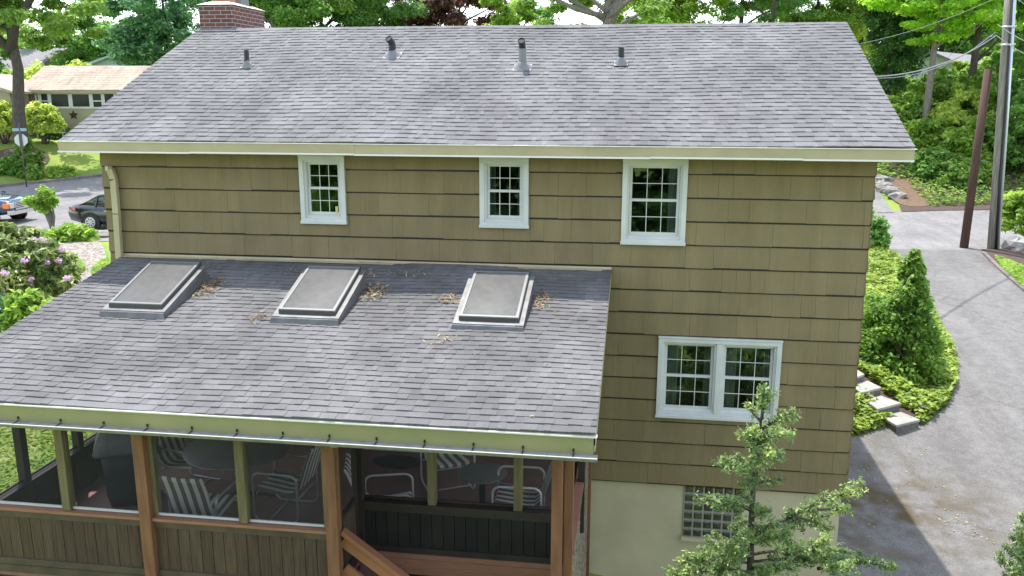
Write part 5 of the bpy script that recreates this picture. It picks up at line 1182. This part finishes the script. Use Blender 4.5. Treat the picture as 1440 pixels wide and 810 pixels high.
bg_ = [bough((1071, 590), (1074, 552), 0, .13), bough((1073, 572), (1086, 556), .05, .09), bough((1072, 575), (1066, 560), -.05, .09), bough((1070, 592), (1052, 572), .1, .07), bough((1068, 606), (1112, 582), -.1, .11), bough((1067, 612), (1098, 606), .25, .12), bough((1066, 622), (1040, 610), -.3, .07), bough((1066, 620), (1110, 612), -.3, .10), bough((1065, 630), (1085, 640), -.35, .12), bough((1064, 640), (1095, 640), .3, .12), bough((1064, 634), (1060, 618), .2, .11), bough((1065, 626), (1078, 612), -.2, .12),
 bough((1066, 612), (1062, 604), -.3, .10), bough((1065, 628), (1056, 632), -.3, .11), bough((1063, 650), (1072, 652), -.35, .11), bough((1061, 676), (1050, 684), -.3, .09), bough((1058, 728), (1072, 722), -.35, .12), bough((1057, 748), (1046, 752), -.4, .13),
 bough((1064, 655), (1012, 652), -.1, .13), bough((1064, 660), (1035, 662), -.35, .12), bough((1063, 665), (1055, 668), .3, .10), bough((1061, 680), (1098, 676), .1, .09),
 bough((1059, 715), (985, 702), .2, .13), bough((1059, 720), (1010, 712), -.3, .13), bough((1058, 735), (1030, 742), .3, .11), bough((1058, 705), (1045, 700), -.2, .07),
 bough((1056, 755), (1205, 690), .35, .15), bough((1090, 742), (1150, 728), .25, .15), bough((1120, 728), (1160, 745), .2, .14), bough((1150, 716), (1190, 715), .3, .12), bough((1056, 758), (1085, 735), -.2, .12), bough((1056, 765), (1112, 745), -.4, .13), bough((1100, 750), (1115, 768), -.3, .13),
 bough((1055, 780), (1180, 775), .3, .15), bough((1055, 790), (1245, 795), .1, .16), bough((1130, 790), (1160, 760), -.2, .14), bough((1054, 800), (1110, 800), -.5, .15), bough((1150, 800), (1190, 800), -.3, .14),
 bough((1055, 770), (1000, 770), -.4, .16), bough((1055, 780), (960, 792), -.2, .16), bough((1054, 792), (1010, 795), .3, .16), bough((1054, 785), (1040, 768), -.45, .16), bough((1054, 805), (945, 815), -.4, .17), bough((1053, 815), (1030, 815), -.6, .17), bough((1053, 830), (1000, 840), -.5, .2), bough((1053, 830), (1120, 835), -.5, .2), bough((1053, 830), (1200, 835), .1, .2), bough((1052, 860), (940, 860), .1, .2), bough((1052, 870), (1150, 880), .2, .25)]
conifer('hemlock_tree', 'young sparse hemlock tree in front of the house wall and glass block window', tuple(map(float, tbase)), trunk, .055, bg_, 'hemlock', 5)
qy = -1.2; qb = (float(at_y(1470, 800, qy)[0]), qy); qbase = np.array((qb[0], qy, float(G(*qb))))
q_tr = [qbase, qbase + (0, 0, .5), qbase + (.02, 0, 1.0)]
qb_ = [(at_y(1472, 840, qy), at_y(*t, qy + dy), .12) for t, dy in (((1436, 728), 0), ((1412, 770), .1), ((1408, 785), -.1), ((1430, 760), .2), ((1428, 800), -.2), ((1436, 745), -.15), ((1418, 808), .15), ((1440, 790), .1))]
conifer('hemlock_shrub', 'small hemlock at the bottom right corner by the driveway', tuple(map(float, qbase)), q_tr, .03, qb_, 'hemlock', 6, cat='shrub')

# bed evergreen and companions
p = gp(1268, 522); shrub('evergreen_shrub', 'tall cone shaped evergreen shrub beside the stone steps', p, .80, .76, 2.75, .058, 'box', 11, ncl=190, per=70, crad=.24, cone=.85, flat=.9, aspect=1.9)
p = gp(1228, 500); shrub('evergreen_shrub', 'rounder evergreen shrub half behind the house corner', (p[0], p[1], p[2]), .75, .75, 1.45, .055, 'box', 12, ncl=110, per=90, crad=.26)
p = gp(1222, 352); shrub('leafy_shrub', 'small loose shrub by the house corner at the street', p, .55, .55, 1.6, .09, 'mid', 13, ncl=40, per=60, crad=.25)
# rhododendron and neighbours on the left
def pink(root, cent, rad, r):
    sel = [i for i in np.argsort(-(cent[:, 0] * .8 - cent[:, 1] * .5)) if cent[i, 2] > .55][:46]; sel = list(r.permutation(sel)[:30])
    c = cent[sel] + rdir(len(sel), r) * rad[sel][:, None] * .85; c[:, 1] -= .12; c[:, 0] += .08
    P, N_ = clumps(c, .10, 55, .8, r=r, up=.4); link('flower', leaf_mesh('flower', P, N_, .05, 1.2, r=r), LM['flower'], root)
p = gp(24, 440); shrub('rhododendron', 'large rhododendron with pink flowers left of the porch roof', p, 1.75, 1.4, 2.35, .085, 'rhodo', 21, ncl=230, per=75, crad=.26, aspect=3.0, up=.5, extra=pink, cat='bush')
p = gp(-40, 425); shrub('rhododendron', 'dark rhododendron cut by the left picture edge', p, 1.6, 1.3, 2.3, .085, 'rhodo', 22, ncl=160, per=75, crad=.28, aspect=3.0, up=.5, cat='bush')
p = gp(44, 462); shrub('leafy_shrub', 'bright green leafy shrub below the pink rhododendron', (p[0], p[1], p[2]), .9, .7, .9, .08, 'lime', 23, ncl=60, per=60, crad=.2, aspect=2.4)
p = gp(4, 462); shrub('leafy_shrub', 'blue green shrub at the left picture edge', (p[0], p[1], p[2]), .6, .6, .85, .08, 'blue_green', 24, ncl=40, per=70, crad=.22)
p = gp(95, 338); shrub('leafy_plant', 'low spreading leafy plant in front of the dark sedan', p, 1.25, .7, .5, .16, 'lime', 25, ncl=60, per=40, crad=.22, aspect=2.2, stems=3, cat='plant')
# lopsided small tree by the street
p = gp(78, 330); r_ = np.random.default_rng(30); root = empty('pruned_tree', p, 'small bright green tree with crooked bare trunk by the street', 'tree')
tl = Vector((-.95, 0, 1.25)); tc_ = Vector((-.45, .0, 2.0)); pt_ = lambda px, py: Vector(at_y(px, py, p[1])) - Vector(p)
b = MB(); b.tube([(0, 0, -.2), pt_(72, 315), pt_(66, 302), pt_(58, 292), pt_(50, 286)], [.11, .10, .085, .06, .04], 9); b.tube([pt_(72, 315), pt_(71, 300), pt_(68, 288), pt_(66, 276)], [.09, .07, .05, .03], 9); b.tube([pt_(74, 322), pt_(76, 305), pt_(74, 292)], [.06, .05, .03], 8); b.build('trunk', M['bark_grey'], root, fix=False)
cen = np.array([pt_(px, py) + Vector((0, random.uniform(-.35, .35), 0)) for px, py in ((64, 268), (70, 270), (60, 274), (74, 276), (66, 280), (72, 286), (62, 288), (54, 284), (48, 282), (44, 284), (68, 292), (58, 280), (76, 282), (65, 272))]); P, N_ = clumps(cen, .26, 120, .9, r=r_)
link('crown', leaf_mesh('crown', P, N_, .09, 1.9, r=r_), LM['lime'], root)
# right verge bush
p = gp(1448, 345); shrub('leafy_shrub', 'pale green rounded shrub at the right edge by the pole', (p[0], p[1], p[2]), 1.2, 1.0, 2.2, .12, 'lime', 26, ncl=70, per=80, crad=.3, z0=.7)

# ------------------------------------------------------------------ trees in the background
bank2 = [(1232, 215, 60, 1.6, 1.8, 'mid', 'mid green shrub behind the boulder row'), (1270, 175, 57, 1.8, 2.4, 'oak', 'green shrub below the evergreen column'), (1300, 215, 51, 1.4, 1.7, 'lime', 'small lime shrub above the leaf litter'), (1350, 230, 49, 1.4, 1.6, 'lime', 'lime shrub in front of the leaning pole line'), (1390, 230, 49, 1.5, 2.2, 'oak', 'green shrub between the two poles'), (1355, 200, 52, 1.8, 2.6, 'yellow', 'pale shrub just left of the leaning pole'), (1440, 225, 47.5, 1.8, 2.8, 'mid', 'dense green shrub right of the pole across the street'), (1310, 245, 48.5, 1.2, 1.1, 'mid', 'low shrub right of the leaf litter'), (1345, 255, 47.5, 1.2, .9, 'oak', 'low bright shrub at the street left of the leaning pole'), (1265, 150, 62, 2.2, 3, 'mid', 'tall shrub deep behind the roof corner'), (1355, 150, 62, 2.2, 3.2, 'lime', 'tall lime shrub deep behind the leaning pole')]
for i, (px, py, d, rad, h, lm, lab) in enumerate(bank2):
    q = at(px, py, d - (4.2 if d < 55 else 1)); shrub('bank_shrub', lab, (float(q[0]), float(q[1]), float(G(q[0], q[1])) - .1), rad * 1.05, rad * .85, h * 1.3, .13, lm, 500 + i, ncl=75, per=110, crad=.36, flat=.7)
p = spot(32, 52); tree('oak_tree', 'big oak with thick grey brown trunk on the lawn across the street', p, 15, (6.0, 5), .20, 'oak', tr=.37, seed=101, ncl=100, per=260, flat=.45, low=.36, crad=.9, limbs=16, clear=lambda c: not (c[2] < 6.3 and abs(c[0]) > 3.3 or c[2] < 5.4), fork=[([(0, 0, 6.6), (.6, -.2, 8.0), (2.2, -.4, 9.6), (3.6, 0, 10.6)], [.30, .26, .2, .12]), ([(0, 0, 6.4), (-.9, 0, 7.4), (-2.6, .2, 8.0)], [.25, .2, .1])])
p = spot(245, 74); tree('deciduous_tree', 'blue green full crowned tree left of the chimney', p, 14, (5.5, 4), .22, 'blue_green', seed=102, ncl=120, per=230, low=.18, crad=1.1)
p = spot(150, 88); tree('deciduous_tree', 'mid green tree rising behind the ranch house roof', p, 10.5, (6, 4), .24, 'mid', seed=103, ncl=90, per=220, low=.15, crad=1.2)
p = spot(95, 96); tree('deciduous_tree', 'light green tree behind the ranch house under open sky', p, 9.5, (5, 4), .24, 'oak', seed=104, ncl=70, per=200, low=.15, crad=1.2)
p = spot(-30, 84); tree('deciduous_tree', 'dark tree at the far left behind the oak', p, 15, (5, 4), .24, 'mid', seed=105, ncl=80, per=220, low=.15, crad=1.2)
p = spot(408, 56); tree('deciduous_tree', 'green tree with pale leaning trunk just right of the chimney', p, 15, (4.0, 3.5), .17, 'mid', 'bark_grey', .22, 106, 80, 260, lean=(-1.2, 0), low=.45, crad=.85)
p = spot(455, 60); tree('deciduous_tree', 'green tree with pale straight trunk right of the leaning one', p, 16, (4.2, 3.5), .17, 'oak', 'bark_grey', .26, 107, 80, 260, lean=(.4, 0), low=.48, crad=.85)
p = spot(365, 70); tree('deciduous_tree', 'dark tree behind the chimney flue', p, 14, (4, 3.5), .2, 'dark', seed=108, ncl=70, per=240, low=.3, crad=1.0)
p = spot(520, 62); tree('deciduous_tree', 'fine leaved green tree left of the copper tree', p, 13.2, (4, 3.5), .15, 'pine', seed=109, ncl=90, per=260, low=.4, crad=.9)
p = spot(575, 66); tree('copper_beech', 'smaller copper leaved tree left of the dark copper beech', p, 11.6, (3.0, 2.5), .16, 'copper', seed=110, ncl=45, per=230, low=.4, crad=.8)
p = spot(650, 64); tree('copper_beech', 'dark copper beech above the middle of the ridge', p, 14.5, (3.6, 3), .17, 'copper', seed=111, ncl=75, per=260, low=.4, crad=.85)
p = spot(702, 54); tree('slender_tree', 'slender lime green tree right of the copper beech', p, 12.5, (1.2, 1.2), .15, 'lime', seed=112, ncl=34, per=200, low=.5, crad=.5, limbs=5, tr=.1)
p = spot(733, 58); tree('slender_tree', 'small pointed green tree top against the sky', p, 10.9, (.9, .9), .15, 'oak', seed=113, ncl=24, per=160, low=.55, crad=.45, limbs=4, tr=.08)
p = spot(758, 60); tree('slender_tree', 'round low green tree top against the sky left of the forked trunk', p, 10.6, (1.2, 1.2), .15, 'mid', seed=114, ncl=26, per=170, low=.55, crad=.5, limbs=4, tr=.08)
p = spot(847, 46); tree('deciduous_tree', 'tree with thick forked grey trunk above the ridge', p, 16, (5.5, 4), .17, 'oak', 'bark_grey', .42, 115, 70, 170, low=.44, crad=.75, limbs=12, flat=.5, clear=lambda c: c[2] > 8 and not (abs(c[0] - .6) < 1.5 and c[2] < 11.5 and c[1] < 1.5), fork=[([(0, 0, 8.2), (.5, 0, 9.2), (1.4, 0, 10.6), (2.6, 0, 13)], [.3, .27, .23, .15]), ([(0, 0, 8.9), (-1.6, -.3, 9.3), (-3.4, -.3, 10.2)], [.16, .12, .06])])
p = spot(930, 60); tree('deciduous_tree', 'lime green tree right of the forked trunk', p, 14, (4.2, 3), .17, 'lime', seed=116, ncl=80, per=230, low=.4, crad=.9)
p = spot(1033, 64); tree('pine_tree', 'soft green pine with dark straight trunk behind the ridge', p, 17, (5, 4), .13, 'pine', 'bark', .26, 117, 110, 320, low=.4, crad=1.0, flat=.4)
p = spot(1075, 58); tree('pine_tree', 'pine with darker trunk and drooping bough right of the first pine', p, 17, (4.5, 4), .13, 'pine', 'bark', .24, 118, 80, 320, low=.42, crad=.95, flat=.35)
p = spot(1135, 68); tree('deciduous_tree', 'green tree at the right end of the ridge with sky beside it', p, 13.6, (4, 3), .18, 'oak', seed=119, ncl=70, per=230, low=.35, crad=.95)
p = spot(1196, 70); tree('yellow_tree', 'pale yellow green tree behind the right roof corner', p, 15, (3.0, 3), .17, 'yellow', seed=120, ncl=80, per=230, low=.2, crad=.9)
p = spot(1243, 54); tree('evergreen_tree', 'dense dark evergreen column right of the roof', p, 13.5, (1.7, 1.7), .13, 'dark', seed=121, ncl=120, per=260, low=.04, crad=.75, flat=.8)
p = spot(1296, 48); tree('maple_tree', 'bright lime maple with grey trunk on the far bank', p, 14, (4.0, 3.2), .16, 'maple', 'bark_grey', .20, 122, 150, 240, flat=.28, low=.36, crad=.85, limbs=16, lean=(.5, 0))
p = spot(1358, 50); tree('maple_tree', 'lime maple with dark trunk left of the utility pole', p, 16, (4.4, 3.5), .17, 'maple', 'bark', .22, 123, 120, 240, flat=.28, low=.32, crad=.85, limbs=14)
p = spot(1433, 50); tree('deciduous_tree', 'green tree with brown trunk right of the utility pole', p, 15, (3.6, 3), .17, 'mid', 'bark', .3, 124, 90, 240, low=.28, crad=.85)
p = spot(1395, 74); tree('deciduous_tree', 'dark tree deep behind the poles', p, 16, (5, 4), .2, 'mid', seed=125, ncl=110, per=240, low=.08, crad=1.1)
p = spot(1310, 78); tree('deciduous_tree', 'dark tree deep behind the lime maples', p, 15, (5, 4), .2, 'dark', seed=126, ncl=110, per=240, low=.08, crad=1.1)
# shrubs on the bank across the street, right
bank = [(1258, 205, 52, 1.9, 2.2, 'oak', 'mid green shrub at the left end of the far bank'), (1290, 190, 54, 2.0, 2.6, 'lime', 'lime shrub below the maple trunk'), (1335, 180, 54, 2.2, 2.8, 'oak', 'large bright shrub in the middle of the far bank'), (1330, 225, 50, 1.7, 1.9, 'yellow', 'yellow green shrub low on the far bank'), (1375, 200, 52, 2.0, 3.0, 'lime', 'green shrub behind the leaning pole'), (1285, 240, 50, 1.3, 1.2, 'yellow', 'sparse yellow shrub above the leaf litter'), (1425, 200, 50, 2.2, 4.2, 'mid', 'tall dark shrub right of the utility pole'), (1405, 250, 48, 1.7, 1.6, 'oak', 'low green shrub behind the utility pole base'), (1370, 258, 47, 1.3, .9, 'lime', 'low green shrub behind the leaning pole base'), (1240, 160, 58, 2.0, 2.2, 'lime', 'pale shrub beside the roof corner'), (1465, 230, 47, 2.0, 3.2, 'mid', 'green shrub at the right picture edge across the street'), (1320, 150, 60, 2.4, 2.6, 'oak', 'bright shrub in front of the white house'), (1395, 150, 58, 2.4, 3.6, 'oak', 'tall shrub behind the poles on the bank')]
for i, (px, py, d, rad, h, lm, lab) in enumerate(bank):
    q = at(px, py, d - (2.6 if d < 55 else 1)); shrub('bank_shrub', lab, (float(q[0]), float(q[1]), float(G(q[0], q[1])) - .1), rad * 1.05, rad * .85, h * 1.35, .13, lm, 200 + i, ncl=85, per=110, crad=.36, flat=.7)
sheet('bank_soil', pxpoly([(1228, 254), (1256, 250), (1268, 299), (1320, 297), (1440, 294), (1540, 295), (1540, 195), (1400, 175), (1228, 200)]), M['mulch'], .045, 1.0, kind='structure')
scatter('bank_ground_cover', pxpoly([(1228, 250), (1275, 255), (1310, 292), (1400, 289), (1540, 291), (1540, 200), (1400, 180), (1228, 205)]), 9000, .12, 'oak', .3, label='green ivy carpet at the foot of the far bank', cat='ground cover')
# far left: hedge behind the ranch house, shrubs on its lawn
for i, (px, d, rx, h, lm, lab) in enumerate([(70, 70, 3.0, 4.6, 'yellow', 'yellow green hedge bush behind the left half of the ranch roof'), (115, 71, 3.2, 4.8, 'yellow', 'yellow green hedge bush behind the middle of the ranch roof'), (158, 72, 3.0, 4.7, 'lime', 'lime hedge bush behind the right half of the ranch roof'), (20, 70, 2.8, 4.4, 'lime', 'lime hedge bush behind the oak trunk'), (215, 72, 2.8, 3.6, 'lime', 'lime hedge bush right of the ranch house gable')]):
    q = at(px, 150, d); shrub('hedge_bush', lab, (float(q[0]), float(q[1]), float(G(q[0], q[1]))), rx, 2.0, h, .2, lm, 240 + i, ncl=110, per=80, crad=.6)
def low_tree(label, px, py, d, rx, h, lm, seed, z0=.9):
    q = at(px, py, d); return shrub('ornamental_tree', label, (float(q[0]), float(q[1]), float(G(q[0], q[1]))), rx, rx * .8, h, .13, lm, seed, ncl=120, per=75, crad=.32, z0=z0, stems=9, cat='tree')
low_tree('rounded yellow green ornamental tree in front of the ranch house', 62, 188, 55, 1.35, 2.6, 'yellow', 260); low_tree('yellow green ornamental tree at the left picture edge by the ranch house', 6, 188, 55, 1.3, 2.5, 'yellow', 261)
for i, (px, py, d, rx, h, lm, lab) in enumerate([(104, 176, 56, .9, 1.3, 'dark', 'dark shrub beneath the rusty star'), (82, 190, 55.5, 1.0, .8, 'dark', 'low dark shrub beside the bench'), (42, 232, 49, .8, 1.9, 'oak', 'tall loose shrub in front of the stop sign'), (12, 240, 48.5, .8, 1.1, 'mid', 'small green shrub near the kerb at the left'), (88, 244, 49, .7, .6, 'lime', 'low green plant on the lawn edge by the kerb'), (44, 246, 48, .7, .7, 'oak', 'low green plant below the stop sign shrub')]):
    q = on_ground(px, py + 4); shrub('lawn_shrub', lab, (float(q[0]), float(q[1]), float(G(q[0], q[1]))), rx, rx * .7, h, .13, lm, 270 + i, ncl=36, per=55, crad=.3)
mq = on_ground(18, 222); sheet('mulch_ring', smooth_poly([(mq[0] + 2.2 * math.cos(t), mq[1] + 1.8 * math.sin(t)) for t in np.linspace(0, 2 * math.pi, 10, endpoint=False)], 1), M['mulch'], .05, .5, kind='structure')
# distant woods closing the view at either side
def wood(name, label, x0, x1, d, h, lm, n, seed):
    r = np.random.default_rng(seed); c = []
    for k in range(n):
        px = r.uniform(x0, x1); q = at(px, 130, d + r.uniform(-8, 8)); c.append((q[0], q[1], G(q[0], q[1]) + r.uniform(0, 1) * h * (.75 + .25 * math.sin(px * .06))))
    P, N_ = clumps(np.array(c, float), 1.6 * (.6 + .8 * r.random(n)), 90, .8, r=r); tag(link(name, leaf_mesh(name, P, N_, .42, 1.6, r=r), LM[lm]), label, 'woods', kind='stuff')
wood('distant_wood', 'far green wood behind the houses on the left', -120, 330, 112, 8.5, 'mid', 260, 301); wood('distant_wood', 'far dark wood behind the right hand bank', 1170, 1560, 98, 10, 'dark', 260, 302)
for i, (x, y) in enumerate(((.2, -7.6), (2.2, -8.3), (4.4, -8.6), (6.2, -9.5), (-1.6, -8.6), (-3.8, -9.5))):  # out of view, added to keep bright lawn out of the window reflections
    shrub('reflection_shrub', 'unseen shrub added behind the house to darken its window reflections', (x, y, float(G(x, y))), 1.3, 1.2, 2.2 + .4 * (i % 2), .10, ('dark', 'mid')[i % 2], 430 + i, ncl=70, per=60, crad=.4, group='shrubs added to darken the window reflections')
# trees behind the viewpoint, seen only in the window glass
for i, (x, y, h, lm) in enumerate(((-10, -24, 12, 'mid'), (-5.5, -22, 9, 'dark'), (-1, -25, 13, 'mid'), (3.5, -22, 9, 'dark'), (8, -24, 12, 'mid'), (13, -23, 11, 'dark'))):
    tree('garden_tree', 'garden tree facing the back of the house, mirrored in its windows', (x, y, float(G(x, y))), h, (3.6, 3.2), .26, lm, seed=400 + i, ncl=90, per=130, low=.02, crad=1.0, group='trees mirrored in the windows')
